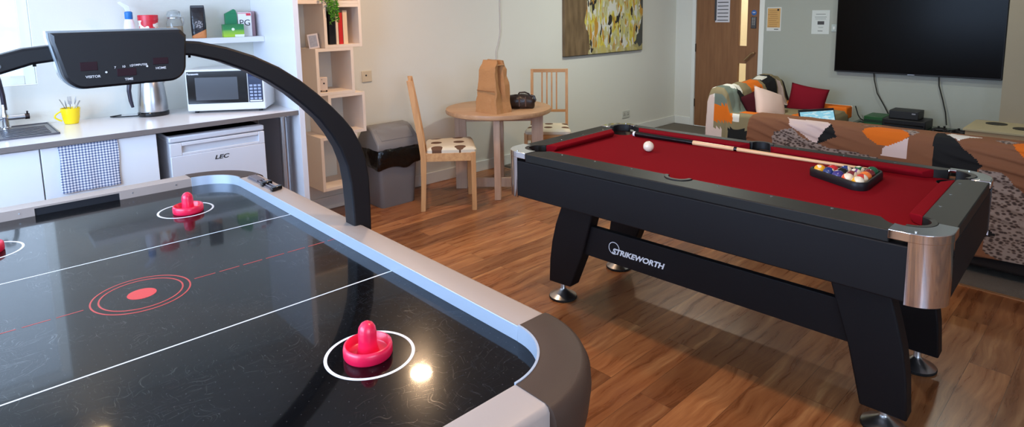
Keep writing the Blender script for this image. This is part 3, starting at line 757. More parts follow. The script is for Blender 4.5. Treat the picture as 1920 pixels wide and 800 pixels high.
cutlery('fork', (cx_ + .012, cy_, cz_), (cx_ - .045, cy_ - .005, cz_ + .135), 'leftmost fork leaning over the mug handle')
cutlery('spoon', (cx_ - .008, cy_ - .012, cz_), (cx_ - .022, cy_ - .012, cz_ + .125), 'spoon standing just right of the leftmost fork')
cutlery('fork', (cx_ + .004, cy_ + .014, cz_), (cx_ + .004, cy_ + .02, cz_ + .145), 'fork standing upright in the middle of the yellow mug')
cutlery('spoon', (cx_ + .0, cy_ + .0, cz_), (cx_ + .032, cy_ + .0, cz_ + .142), 'spoon leaning to the right in the yellow mug')
cutlery('fork', (cx_ - .014, cy_ + .006, cz_), (cx_ + .05, cy_ + .012, cz_ + .118), 'rightmost fork leaning furthest over the yellow rim')
# kettle
kt = thing('kettle', 'brushed steel electric kettle with dark handle on the worktop', 'kettle', (.925, 4.15, .906))
MB().lathe([(.082, 0), (.084, .004), (.084, .022), (.080, .026)], seg=36).build('power_base', black_gloss, kt)
MB().lathe([(.0785, .027), (.080, .034), (.077, .10), (.070, .17), (.063, .215), (.060, .222)], seg=40).build('jug', steel, kt)
MB().lathe([(.060, .222), (.058, .230), (.040, .240), (.012, .244), (.012, .256), (.0005, .258)], seg=32, caps=False).build('lid', black_gloss, kt)
hpt = [(-.058, 0, .218), (-.085, 0, .222), (-.112, 0, .205), (-.118, 0, .16), (-.114, 0, .10), (-.106, 0, .06)]
MB().tube(hpt, [.013, .014, .014, .012, .011, .008], 12).build('handle', mat('dark_purple_black', rgb(40, 34, 48), .3), kt)
MB().prism([(.055, .212), (.085, .222), (.088, .216), (.06, .18)], -.016, .016, 'y').build('spout', steel, kt, bev=.003)
MB().tube([(-.08, .02, .0035), (-.145, .05, .0035), (-.195, .08, .0035), (-.205, .11, .0035), (-.145, .135, .0035)], .0032, 8).build('power_cord', rubber, kt)
# microwave
mwa = math.atan2(3.768 - 4.04, 1.448 - 1.08); 
mw = thing('microwave', 'white microwave oven with black glass door on the worktop', 'microwave', (1.082, 4.03, .906), mwa + R(2))
W_, D_, H0, H1 = .455, .262, .014, .268
MB().box(0, W_, .022, D_, H0, H1).build('casing', white_plastic, mw, bev=.008)
m = MB(); m.box(0, W_, 0, .022, H0, H1); fp = m.build('front_frame', white_plastic, mw, bev=.006)
MB().box(.008, .355, -.004, .0, H0 + .045, H1 - .012).build('door_glass', black_gloss, mw, bev=.002)
MB().box(.055, .300, -.0052, -.0038, H0 + .066, H1 - .048).build('window_mesh', mat('mesh_window', rgb(58, 58, 62), .25), mw, bev=.003)
pn = MB().box(.360, .442, -.004, .0, H0 + .045, H1 - .012).build('control_panel', mat('dark_panel', rgb(34, 44, 72), .2), mw, bev=.002)
m = MB()
for r_ in range(5):
    for c_ in range(3): m.box(.368 + c_ * .024, .386 + c_ * .024, -.0055, -.0038, H0 + .062 + r_ * .020, H0 + .075 + r_ * .020)
m.build('keypad_button', mat('pale_button', rgb(150, 160, 185), .4), pn, bev=.001)
MB().box(.366, .438, -.0058, -.0038, H0 + .049, H0 + .058).build('open_button', white_plastic, pn, bev=.001)
MB().box(.366, .436, -.0055, -.0038, H1 - .048, H1 - .020).build('display', mat('display_blue', rgb(20, 34, 80), .1), pn)
text('lettering', 'Panasonic', .017, white_paint_line, mw, (.012, -.0048, H1 - .026), (R(90), 0, 0), .0003, bold=.0003, align='LEFT')
m = MB()
for x in (.04, W_ - .04):
    for y in (.04, D_ - .03): m.lathe([(.012, 0), (.012, H0 + .002)], (x, y, 0), 12)
m.build('foot', rubber, mw)
MB().tube([(.05, .07, .03), (.02, .10, .055), (-.015, .115, .058), (-.035, .12, .035), (-.02, .12, .015), (.02, .10, .008), (.06, .09, .006)], .004, 8).build('power_cord', rubber, mw)
# fridge
fr = thing('fridge', 'small white undercounter fridge in the open bay', 'fridge', (.875, 3.655, 0))
FW = .515; FH = .842
MB().box(0, FW, .052, .60, .02, FH).build('cabinet', mat('fridge_side', rgb(206, 208, 214), .4), fr, bev=.006)
MB().box(-.002, FW + .002, .0, .60, FH - .032, FH).build('top_cover', fridge_white, fr, bev=.008)
dd = MB(); dd.prism([(0, .06), (FW, .06), (FW, FH - .11), (0, FH - .11)], 0, .05, 'y').box(0, FW, .018, .05, FH - .11, FH - .036).box(0, .06, 0, .018, FH - .11, FH - .036).box(FW - .035, FW, 0, .018, FH - .11, FH - .036).box(.06, FW - .035, 0, .018, FH - .056, FH - .036).box(.06, FW - .035, 0, .006, FH - .11, FH - .094)
do_ = dd.build('door', fridge_white, fr, bev=.003)
text('lettering', 'LEC', .032, ink, do_, (.262, -.0006, FH - .150), (R(90), 0, 0), .0004, shear=.25, bold=.0008, sx=1.4)
MB().box(.02, FW - .02, .06, .56, 0, .02).build('foot_plinth', rubber, fr)
# worktop leg, gap and end panel
m = MB(); m.tube([(1.535, 3.72, .004), (1.535, 3.72, .872)], .0235, 20); m.lathe([(.045, .868), (.045, .877)], (1.535, 3.72, 0), 20); m.lathe([(.032, 0), (.032, .01)], (1.535, 3.72, 0), 20)
m.build('support_leg', steel, wto)
struct(MB().box(.83, 1.60, WY - .004, WY - .0005, 0, .874).build('trim_2', mat('painted_shade_brown', rgb(140, 126, 116), .7), smooth=False), 'added brown sheet, painted for the shade in the open bay under the worktop', 'backboard')  # sheet over the wall, shade of the bay put into its brown
tag(MB().box(1.605, 1.640, CY - .01, WY - .002, 0, 2.2).build('end_panel', mat('white_end_panel', rgb(226, 226, 230), .35), bev=.0015), 'tall white end panel between kitchen and staggered shelves', 'panel')
# wall shelf
sh = MB().box(.55, 1.604, 4.095, WY - .001, 1.322, 1.358).build('wall_shelf', mat('white_shelf', rgb(226, 226, 228), .4), bev=.002)
tag(sh, 'white floating shelf above the microwave', 'shelf')
# shelf items
SZ = 1.3585; SYm = 4.195
bo = thing('squeeze_bottle', 'clear spray bottle with blue collar, leftmost on the wall shelf', 'bottle', (.853, SYm, SZ))
MB().lathe([(.026, 0), (.030, .005), (.030, .07), (.024, .10), (.016, .112)], seg=20).build('bottle_body', mat('milky_plastic', rgb(228, 226, 236), .3), bo)
MB().lathe([(.019, .108), (.021, .112), (.021, .142), (.016, .146)], seg=20).build('collar', mat('blue_cap', rgb(30, 112, 190), .4), bo)
MB().prism([(-.012, .146), (.014, .146), (.006, .175), (-.035, .196), (-.05, .192), (-.045, .184), (-.02, .165)], -.009, .009, 'y').build('trigger_head', mat('milky_cap', rgb(226, 232, 246), .3), bo, bev=.003)
can = thing('coffee_tin', 'round tin with red lid and red and white wrap on the wall shelf', 'tin', (.952, SYm, SZ))
def tinmat():
    n = NT('tin_wrap', .35); v = n.noise(n.tc.outputs['Object'], 24, 2); sp = n.new('ShaderNodeSeparateXYZ'); n.link(n.tc.outputs['Object'], sp.inputs[0])
    k = n.math('ADD', v, n.math('MULTIPLY', sp.outputs[2], 3.2))
    n.link(n.ramp(k, [(0, rgb(232, 150, 80)), (.52, rgb(228, 170, 110)), (.58, rgb(238, 232, 224)), (.70, rgb(238, 232, 224)), (.74, rgb(206, 34, 50))]), n.b.inputs['Base Color']); return n.m
MB().lathe([(.050, 0), (.052, .003), (.052, .10), (.050, .102)], seg=32).build('tin_body', tinmat(), can)
MB().lathe([(.0545, .094), (.0545, .118), (.050, .120)], seg=32).build('lid', mat('red_lid', rgb(212, 40, 56), .35), can)
jr = thing('storage_jar', 'clip-top glass jar half full of brown sugar on the wall shelf', 'jar', (1.083, SYm, SZ))
m = MB(); m.lathe([(.040, 0), (.045, .004), (.045, .085), (.038, .105), (.036, .118)], seg=32); m.build('jar_glass', mat('jar_glass', rgb(226, 230, 228), .08, trans=.85), jr)
MB().lathe([(.040, .005), (.040, .066)], seg=28).build('contents', mat('tan_sugar', rgb(214, 172, 108), .8, bump=.4, bscale=200), jr)
MB().lathe([(.039, .120), (.041, .126), (.040, .134), (.034, .150), (.020, .156), (.0005, .158)], seg=32, caps=False).build('lid', mat('lid_glass', rgb(214, 220, 220), .08, trans=.7), jr)
m = MB(); m.ring((0, 0), .0375, .041, .112, .116, 28); m.tube([(.040, 0, .114), (.050, 0, .118), (.052, 0, .09), (.047, 0, .07)], .002, 6); m.build('wire_clip', steel, jr)
can.scale = (1, 1, 1.25); jr.scale = (1, 1, 1.13); jr.location.x += .012; bo.scale = (1, 1, 1.17)
cf = thing('coffee_bag', 'black foil coffee bag with orange foot on the wall shelf', 'coffee bag', (1.232, SYm, SZ), R(-14))
def cofmat():
    n = NT('coffee_foil', .3); sp = n.new('ShaderNodeSeparateXYZ'); n.link(n.tc.outputs['Object'], sp.inputs[0])
    k = n.math('ADD', sp.outputs[2], n.math('MULTIPLY', sp.outputs[0], -.5))
    c = n.mix(n.math('LESS_THAN', k, .035), rgb(30, 26, 30), rgb(206, 128, 74))
    d = n.math('SQRT', n.math('ADD', n.math('POWER', n.math('ABSOLUTE', sp.outputs[0]), 2), n.math('POWER', n.math('ABSOLUTE', n.math('SUBTRACT', sp.outputs[2], .085)), 2)))
    rg_ = n.math('MULTIPLY', n.math('LESS_THAN', d, .024), n.math('GREATER_THAN', n.noise(n.tc.outputs['Object'], 90, 2), .5))
    c = n.mix(n.math('MULTIPLY', rg_, .5), c, rgb(190, 180, 180)); n.link(c, n.b.inputs['Base Color']); n.bump(n.noise(n.tc.outputs['Object'], 30, 3), .5, .01); return n.m
rings = []
for z, hx, hy in ((0, .040, .028), (.01, .042, .031), (.08, .043, .033), (.14, .042, .028), (.175, .041, .018), (.195, .040, .006), (.205, .038, .003)):
    rings.append([(x, y, z) for x, y in rrect(-hx, hx, -hy, hy, min(hx, hy) * .6, 4)])
MB().loft(rings).build('foil_bag', cofmat(), cf)
MB().box(-.038, .038, -.008, .001, .188, .203).build('folded_top', mat('black_foil', rgb(26, 22, 28), .25), cf, bev=.002)
gb = MB(); gb.box(-.062, .062, -.034, .034, 0, .083)
def greenmat():
    n = NT('green_tea_print', .4); sp = n.new('ShaderNodeSeparateXYZ'); n.link(n.tc.outputs['Object'], sp.inputs[0])
    k = n.math('MULTIPLY', sp.outputs[2], 12); c = n.ramp(k, [(.1, rgb(160, 196, 44)), (.45, rgb(120, 176, 60)), (.6, rgb(40, 130, 70)), (1, rgb(20, 110, 60))])
    sp2 = n.math('LESS_THAN', n.math('SQRT', n.math('ADD', n.math('POWER', n.math('SUBTRACT', sp.outputs[0], -.004), 2), n.math('POWER', n.math('SUBTRACT', sp.outputs[2], .05), 2))), .009)
    wb = n.math('MULTIPLY', n.math('GREATER_THAN', sp.outputs[0], .005), n.math('LESS_THAN', sp.outputs[2], .016))
    c = n.mix(n.math('MAXIMUM', sp2, wb), c, rgb(226, 232, 214)); n.link(c, n.b.inputs['Base Color']); return n.m
tag(gb.build('green_tea_box', greenmat(), bev=.0015, loc=(1.425, 4.15, SZ), rot=(0, 0, R(-10))), 'small green box of green tea standing in front of the others', 'tea box')
gx = MB(); gx.box(-.035, .035, -.022, .022, 0, .15).prism([(-.035, .15), (.035, .15), (.030, .172), (.02, .18)], -.02, .02, 'y')
tag(gx.build('tall_green_tea_box', mat('deep_green_card', rgb(24, 128, 84), .45), bev=.001, loc=(1.448, 4.245, SZ), rot=(0, 0, R(-8))), 'tall opened green box at the back, left of the white box', 'tea box')
pg = thing('white_tea_box', 'white tea box marked PG with red corner, behind the small green box', 'tea box', (1.520, 4.19, SZ), R(-22))
MB().box(-.040, .040, -.032, .032, 0, .158).build('carton', mat('white_card', rgb(226, 222, 224), .5), pg, bev=.0015)
text('lettering', 'PG', .056, ink, pg, (.0, -.0328, .088), (R(90), 0, 0), .0003)
MB().box(.010, .038, -.0335, -.0318, .136, .1495).box(-.039, .036, -.0334, -.0322, .150, .1535).build('printed_band', mat('red_card', rgb(206, 40, 60), .5), pg) 
sb_ = MB().box(-.014, .014, -.028, .028, 0, .165)
tag(sb_.build('slim_tea_box', mat('pink_grey_card', rgb(172, 140, 150), .5), bev=.001, loc=(1.583, 4.235, SZ), rot=(0, 0, R(-12))), 'slim pinkish box at the right end of the wall shelf', 'tea box')

# ================================================================== STAGGERED SHELVES
BF = 4.0
bc = thing('staggered_bookcase', 'cream staggered box shelves standing out from the wall beside the kitchen', 'bookcase', (0, BF, 0))
T = .022; DP = WY - BF - .002
def cubby(x0, x1, z0, z1, top=True):
    m = MB(); m.box(x0, x0 + T, 0, DP, z0, z1).box(x1 - T, x1, 0, DP, z0, z1).box(x0 + T, x1 - T, 0, DP, z0, z0 + T).box(x0 + T, x1 - T, 0, DP, z1 - T, z1)
    return m.build('box_shelf', pale_shelf, bc, bev=.001, smooth=False)
cubby(1.645, 2.277, 1.567, 1.92)
cubby(1.985, 2.277, 1.258, 1.5665)
cubby(1.910, 2.200, .925, 1.2575)
cubby(1.985, 2.277, .628, .9245)
cubby(1.910, 2.200, .235, .6275)
def book(x, w_, d, h, mt, lab, lean=0):
    t = thing('book', lab, 'book', (x, BF + .035, 1.258 + T + .0008), 0, 'books on the staggered shelves'); t.rotation_euler = (0, lean, 0)
    m = MB(); m.box(0, .002, 0, d, 0, h).box(w_ - .002, w_, 0, d, 0, h).box(0, w_, -.001, .001, 0, h); m.build('cover', mt, t, bev=.0006)
    MB().box(.002, w_ - .002, .003, d - .004, .004, h - .004).build('pages', mat('page_block', rgb(226, 216, 196), .8), t)
book(2.040, .046, .17, .235, mat('black_cover', rgb(26, 24, 28), .35), 'thick black book leftmost in the book box')
book(2.092, .018, .16, .215, mat('cream_cover', rgb(226, 206, 180), .5), 'slim cream book between the black and red books')
book(2.114, .030, .15, .225, mat('red_cover', rgb(196, 40, 40), .35), 'red spined book between two cream books')
book(2.148, .034, .17, .24, mat('tan_cover', rgb(232, 204, 170), .5), 'tall cream book rightmost in the book box')
# framed photos on the second box
pf = thing('photo_frame', 'small pale framed picture on the shelf beside the books, leaning left', 'photo frame', (1.935, 4.06, 1.2583), R(-30))
MB().box(-.036, .036, 0, .008, 0, .105).build('frame', mat('white_frame', rgb(200, 194, 198), .35), pf, bev=.002).rotation_euler = (R(-12), R(-8), 0)
MB().box(-.026, .026, -.001, .001, .012, .093).build('picture', mat('grey_picture', rgb(150, 156, 172), .3, var=.3, vscale=60), pf).rotation_euler = (R(-12), R(-8), 0)
pf2 = thing('card_holder', 'small dark patterned card standing right of the framed picture', 'card', (1.973, 4.10, 1.2583), R(-20))
MB().box(-.024, -.001, 0, .05, 0, .004).box(-.022, .022, 0, .004, .004, .10).build('card', mat('dark_card', rgb(120, 108, 112), .5, var=.5, vscale=70), pf2)
cn = thing('desk_ornament', 'small white boxed ornament with a dark dot inside the middle shelf box', 'ornament', (1.985, 4.06, .925 + T), R(-25))
MB().box(-.028, .028, -.02, .02, .012, .105).build('ornament_body', mat('cream_ornament', rgb(214, 196, 180), .5), cn, bev=.004)
MB().tube([(.004, -.021, .062), (.004, -.019, .062)], .006, 14).tube([(-.01, -.021, .09), (-.01, -.019, .09)], .003, 10).build('dial', ink, cn)
m = MB()
for x in (-.02, .02): m.lathe([(.006, 0), (.006, .014)], (x, 0, 0), 10)
m.build('foot', ink, cn)
vs = thing('glass_bottle', 'small pinkish bottle standing inside the lower right shelf box', 'bottle', (2.055, 4.07, .628 + T))
MB().lathe([(.018, 0), (.022, .004), (.022, .06), (.010, .08), (.009, .11)], seg=20).build('bottle_body', mat('pink_bottle', rgb(206, 170, 162), .25), vs)
MB().lathe([(.011, .11), (.011, .125)], seg=16).build('cap', mat('beige_cap', rgb(190, 160, 140), .5), vs)
# trailing plant
pl = thing('trailing_plant', 'green trailing plant hanging down from the top shelf box', 'plant', (2.045, 3.975, 1.59))
MB().lathe([(.035, 0), (.045, .004), (.055, .09), (.055, .095), (.050, .095), (.045, .02)], (.0, .085, 0), 24).build('pot', mat('white_pot', rgb(220, 214, 206), .5), pl)
stems = []; sm_ = MB(); lf = MB(); rnd = random.Random(3)
for k in range(15):
    x = rnd.uniform(-.035, .040); y0_ = rnd.uniform(-.014, .008); ln = rnd.uniform(.10, .175) * (1 - abs(x - .005) * 6)
    pts = [(x * .5, .085, .09), (x * .7, .03, .11), (x, y0_ + .004, .09), (x, y0_, .0), (x + rnd.uniform(-.008, .008), y0_ - .004, -ln * .5), (x + rnd.uniform(-.012, .012), y0_, -ln)]
    if k > 11: pts = [(x, .085, .09), (x - .04, .02, .12), (x - .06, -.01, .06), (x - .055 - rnd.uniform(0, .03), -.015, .0)]
    sm_.tube(pts, .0013, 6)
    P = [Vector(p) for p in pts]
    for s_ in range(26):
        t = .25 + .75 * s_ / 25; f = t * (len(P) - 1); i = min(int(f), len(P) - 2); q = P[i].lerp(P[i + 1], f - i)
        for r_ in range(2):
            d = Vector((rnd.uniform(-1, 1), rnd.uniform(-1, .5), rnd.uniform(-.9, .1))).normalized(); l_ = rnd.uniform(.012, .02); side = d.cross(Vector((rnd.uniform(-1, 1), rnd.uniform(-1, 1), 1))).normalized() * l_ * .28
            n_ = d.cross(side).normalized() * .0015
            lf.loft([[tuple(q - side * .2), tuple(q + side * .2), tuple(q + side * .2 + n_ * .3), tuple(q - side * .2 + n_ * .3)], [tuple(q + d * l_ * .5 - side), tuple(q + d * l_ * .5 + side), tuple(q + d * l_ * .5 + side + n_), tuple(q + d * l_ * .5 - side + n_)], [tuple(q + d * l_ - side * .1), tuple(q + d * l_ + side * .1), tuple(q + d * l_ + side * .1 + n_ * .3), tuple(q + d * l_ - side * .1 + n_ * .3)]])
sm_.build('stem', mat('stem_green', rgb(92, 130, 50), .6), pl)
lf.build('foliage', mat('leaf_green', rgb(84, 150, 40), .5, var=.35, vscale=30), pl)

# ================================================================== BIN
bn_ = thing('swing_bin', 'grey plastic swing-lid bin with black liner beside the shelves', 'bin', (2.530, 4.11, 0))
def rr(hx, hy, z, r=.03, ox=0, oy=0):
    P = rrect(-hx, hx, -hy, hy, r, 5); out = []
    for i, p in enumerate(P):
        q = P[(i + 1) % len(P)]; out.append((p[0] + ox, p[1] + oy, z))
        if math.hypot(p[0] - q[0], p[1] - q[1]) > .08:
            for k in range(1, 10): out.append((p[0] + (q[0] - p[0]) * k / 10 + ox, p[1] + (q[1] - p[1]) * k / 10 + oy, z))
    return out
MB().loft([rr(.150, .115, 0), rr(.154, .118, .01), rr(.180, .145, .455)]).build('bin_body', bin_grey, bn_)
rings = []
for z, e in ((.335, .003), (.318, .010), (.330, .022), (.36, .028), (.40, .026), (.44, .020), (.462, .012), (.478, .006)):
    hx, hy = .150 + .03 * z / .455 + e, .115 + .03 * z / .455 + e; base = rr(hx, hy, z)
    q = []
    for k, (x, y, z) in enumerate(base):
        nn_ = 1 + (.10 * noise.noise(Vector((x * 13, y * 13, z * 9))) + .05 * noise.noise(Vector((x * 34, y * 34, z * 14)))) * (e > .008)
        q.append((x * nn_, y * nn_, z + (.035 * noise.noise(Vector((x * 8, y * 8, 4))) if z < .38 else 0)))
    rings.append(q)
MB().loft(rings, caps=False).build('liner', bag_black, bn_)
hx, hy = .196, .158
pf_ = [(-hy, .462), (-hy, .498), (-hy + .012, .52), (-.05, .612), (-.015, .63), (.05, .634), (.085, .615), (hy - .01, .53), (hy, .50), (hy, .462)]
rings = []
for x, s_ in ((-hx, .97), (-hx + .012, 1), (hx - .012, 1), (hx, .97)): rings.append([(x * (1 - .08 * (z - .462) / .17), y * s_, .462 + (z - .462) * s_) for y, z in pf_])
ld = MB().loft(rings).build('lid', bin_grey, bn_, bev=.008)
# swing flap as inset raised panel
a = Vector((0, -hy + .012, .52)); b2 = Vector((0, -.05, .612)); d = (b2 - a); nrm = Vector((0, -d.z, d.y)).normalized()
m = MB(); P = [a + d * .12, a + d * .97]; w_ = .145
vs4 = [Vector((sx * w_, p.y, p.z)) for p, sx in ((P[0], -1), (P[0], 1), (P[1], 1), (P[1], -1))]
m.loft([[tuple(v - nrm * .004) for v in vs4], [tuple(v + nrm * .004) for v in vs4]]).build('swing_flap', bin_grey, ld, bev=.004, seg=3)

# ================================================================== DINING TABLE, CHAIRS
TC = (3.39, 3.76); TZ = .70; ta = R(-45)
dt = thing('round_dining_table', 'round light oak table with plank legs standing near the wall', 'table', (TC[0], TC[1], 0), ta)
MB().lathe([(.425, TZ - .042), (.440, TZ - .036), (.444, TZ - .02), (.440, TZ - .003), (.434, TZ)], seg=72).build('table_top', table_wood, dt, angle=50)
for nm, (x, y), ax in (('leg', (-.325, 0), 1), ('leg', (.325, 0), 1), ('leg', (0, -.30), 0), ('leg', (0, .30), 0)):
    hx, hy = (.050, .016)
    m = MB()
    if ax == 1: m.box(x - .048, x + .048, y - .016, y + .016, 0, TZ - .042)
    else: m.box(x - .016 * 1.6, x + .016 * 1.6, y - .048, y + .048, 0, TZ - .042)
    m.build(nm, table_leg_wood, dt, bev=.002)
MB().box(-.277, .277, -.014, .014, .012, .090).build('foot_rail', table_leg_wood, dt, bev=.002)
MB().box(-.277, .277, -.012, .012, TZ - .12, TZ - .043).box(-.012, .012, -.252, .252, TZ - .12, TZ - .043).build('apron', table_leg_wood, dt, bev=.002)
# seat fabric with brown ovals
def dots_mat():
    n = NT('spotted_seat_fabric', .85); sp = n.new('ShaderNodeSeparateXYZ'); n.link(n.tc.outputs['Object'], sp.inputs[0])
    def cell(o, s_, off): return n.math('SUBTRACT', n.math('FRACT', n.math('ADD', n.math('MULTIPLY', o, s_), off)), .5)
    dx, dy = cell(sp.outputs[0], 1 / .165, .5), cell(sp.outputs[1], 1 / .175, .0)
    d = n.math('SQRT', n.math('ADD', n.math('POWER', n.math('ABSOLUTE', dx), 2), n.math('POWER', n.math('ABSOLUTE', dy), 2)))
    n.link(n.mix(n.math('LESS_THAN', d, .245), rgb(214, 202, 178), rgb(98, 66, 44)), n.b.inputs['Base Color']); n.bump(n.noise(n.tc.outputs['Object'], 500, 2), .15); return n.m
dots = dots_mat()
def chair(label, loc, rz):
    """front towards +y"""
    t = thing('dining_chair', label, 'chair', (loc[0], loc[1], 0), rz, 'birch dining chairs')
    hwf, hwb = .205, .172
    for s_ in (-1, 1):
        MB().box(s_ * hwf - .016, s_ * hwf + .016, .165, .200, 0, .452).build('leg', chair_wood_z, t, bev=.002)
        x = s_ * hwb; rings = []
        for y, z, dpt in ((-.205, 0, .018), (-.195, .2, .019), (-.190, .42, .022), (-.200, .52, .023), (-.235, .75, .022), (-.275, 1.0, .019)):
            rings.append([(x + a * .013, y + b_ * dpt, z) for a, b_ in ((-1, -1), (1, -1), (1, 1), (-1, 1))])
        MB().loft(rings).build('back_post', chair_wood_z, t, bev=.002)
    fr_ = MB(); fr_.box(-hwf + .016, hwf - .016, .172, .192, .385, .448); fr_.box(-hwb + .013, hwb - .013, -.20, -.18, .385, .448)
    for s_ in (-1, 1): fr_.prism([(s_ * hwf - .010, .165), (s_ * hwf + .010, .165), (s_ * hwb + .010, -.17), (s_ * hwb - .010, -.17)], .385, .448, 'z')
    fr_.build('seat_rail', chair_wood, t, bev=.002)
    rg = []
    for z, e in ((.440, .008), (.448, 0), (.470, .0), (.484, .012), (.489, .05)):
        P = [(-hwf - .012 + e, .208 - e), (hwf + .012 - e, .208 - e), (hwb + .008 - e, -.165 + e), (-hwb - .008 + e, -.165 + e)]; q = []
        for i in range(4):
            a, b_, c = Vector(P[i - 1]), Vector(P[i]), Vector(P[(i + 1) % 4]); u = (a - b_).normalized() * .03; w_ = (c - b_).normalized() * .03
            for k in range(5):
                s_ = k / 4; q.append(tuple((b_ + u) * (1 - s_) ** 2 + b_ * 2 * s_ * (1 - s_) + (b_ + w_) * s_ ** 2) + (z,))
        rg.append(q)
    MB().loft(rg).build('seat_cushion', dots, t)
    def yb(z): return -.200 - (z - .52) * .155
    MB().box(-hwb + .01, hwb - .01, yb(.985) - .012, yb(.985) + .010, .968, 1.0).build('top_rail', chair_wood, t, bev=.003)
    MB().box(-hwb + .01, hwb - .01, yb(.60) - .010, yb(.60) + .008, .585, .61).build('lower_rail', chair_wood, t, bev=.002)
    for x in (-.072, -.024, .024, .072):
        MB().loft([[(x + a * .0075, yb(z) + b_ * .006, z) for a, b_ in ((-1, -1), (1, -1), (1, 1), (-1, 1))] for z in (.605, .972)]).build('back_slat', chair_wood_z, t)
    return t
chair('birch chair with spotted seat seen side-on beside the bin', (2.834, 3.745), R(-125))
c2 = chair('birch chair facing the viewer behind the round table', (3.955, 3.715), R(131)); c2.scale = (.94, .97, .955)
# paper bag
pb = thing('paper_bag', 'tall crumpled brown paper bag standing on the round table', 'paper bag', (3.195, 3.605, TZ), R(3))
rg = []; nseg = 16
for k in range(nseg + 1):
    s_ = k / nseg; z = .415 * s_; hx = .088 * (1 - .22 * s_) ; hy = .122 * (1 - .34 * s_)
    if s_ > .85: hx *= (1 - (s_ - .85) * 3.2)
    q = []
    for (x, y) in rrect(-hx, hx, -hy, hy, .006, 1):
        q.append((x, y))
    # add mid points with gusset folds
    pts = []
    for i in range(len(q)):
        a, b_ = Vector(q[i]), Vector(q[(i + 1) % len(q)]); pts.append(a)
        if (b_ - a).length > .05:
            for f in (.25, .5, .75):
                p = a.lerp(b_, f); nn = Vector((-p.x, -p.y)).normalized(); w_ = (.055 * s_ ** .7 * (1 - abs(f - .5) * 3.4)) if abs((b_ - a).x) > abs((b_ - a).y) else -.006 * (1 - abs(f - .5) * 3)
                pts.append(p + nn * w_)
    rg.append([(p.x + .013 * noise.noise(Vector((p.x * 26, p.y * 26, z * 17))) * (s_ > 0) + .006 * s_, p.y + .013 * noise.noise(Vector((p.x * 26 + 9, p.y * 26, z * 17))) * (s_ > 0), z + (.006 * noise.noise(Vector((p.x * 30, p.y * 30, 3))) if k else 0)) for p in pts])
kraft = mat('kraft_paper', rgb(176, 126, 78), .75, bump=.5, bscale=26, var=.08, vscale=14)
bgo = MB().loft(rg).build('bag_body', kraft, pb, angle=18)
m = MB(); m.box(-.0905, -.082, -.10, .095, .175, .179); m.build('crease', mat('dark_kraft', rgb(140, 94, 56), .8), pb, bev=.001)
MB().box(-.046, .052, -.084, -.060, .376, .382).build('folded_edge', mat('pale_kraft', rgb(206, 160, 110), .7), pb)
# handbag
hb = thing('leather_handbag', 'dark brown leather handbag lying beside the paper bag', 'handbag', (3.475, 3.585, TZ), R(-50))
leather = mat('dark_brown_leather', rgb(46, 32, 26), .32, bump=.25, bscale=60, var=.2, vscale=20)
rg = []
for k in range(13):
    x = -.125 + .25 * k / 12; f = 1 - abs(k - 6) / 6; e = .72 + .28 * math.sqrt(max(0, 1 - (1 - f) ** 3))
    q = []
    for j in range(24):
        a = 2 * PI * j / 24; rx = .064 * e; rz = .056 * e * (1 + .10 * math.sin(x * 44 + 1))
        cz = max(-.058, rz * math.sin(a) * (1.05 if math.sin(a) > 0 else 1.4)) 
        q.append((x, rx * abs(math.cos(a)) ** .8 * (1 if math.cos(a) > 0 else -1), .0555 + cz + .010 * noise.noise(Vector((x * 26, a * 1.3, 1)))))
    rg.append([(p[0], p[1], max(p[2], .0006)) for p in q])
MB().loft(rg).build('bag_body', leather, hb, sub=1)
for pts in ([(-.122, -.02, .075), (-.095, -.02, .098), (-.04, -.02, .110), (.02, -.02, .112)], [(-.015, -.005, .108), (-.005, -.005, .128), (.04, -.003, .132), (.072, 0, .118), (.085, 0, .098)]):
    MB().tube(pts, .0065, 8).build('handle', leather, hb)
MB().box(-.006, .006, -.0665, -.060, .02, .10).box(.045, .057, -.064, -.055, .02, .10).build('strap', mat('mid_brown_leather', rgb(84, 56, 38), .35), hb, bev=.002)
MB().tube([(.09, -.01, .105), (.118, -.02, .098), (.128, -.025, .07), (.122, -.025, .052)], [.010, .011, .010, .006], 8).build('side_tab', leather, hb)

# ================================================================== WALL ITEMS
def socket(x, z, w_, h_, lab, n=1):
    t = thing('wall_socket', lab, 'socket', (x, WY, z))
    MB().box(-w_ / 2, w_ / 2, -.010, -.0002, -h_ / 2, h_ / 2).build('faceplate', mat('cream_faceplate', rgb(212, 200, 178), .4) if n == 1 else mat('grey_faceplate', rgb(196, 196, 186), .4), t, bev=.003)
    m = MB()
    if n == 1: m.tube([(-.008, -.0115, .008), (-.008, -.009, .008)], .007, 14)
    else:
        for cx in (-.035, .035):
            for dx, dz in ((0, .014), (-.010, -.006), (.010, -.006)): m.box(cx + dx - .0035, cx + dx + .0035, -.0112, -.0095, dz - .005, dz + .005)
    m.build('socket_hole', ink, t)
socket(2.475, 1.0, .088, .088, 'small square cream aerial socket above the bin')
socket(5.937, .250, .146, .088, 'double power socket low on the wall under the painting', 2)
tag(MB().tube([(3.925, WY - .006, CZ), (3.925, WY - .006, 1.30), (3.905, WY - .006, 1.22), (3.868, WY - .006, 1.12), (3.862, WY - .006, .62)], .0055, 8).build('wall_cable', mat('white_cable', rgb(206, 200, 190), .5)), 'thin white cable running down the wall behind the paper bag', 'cable')
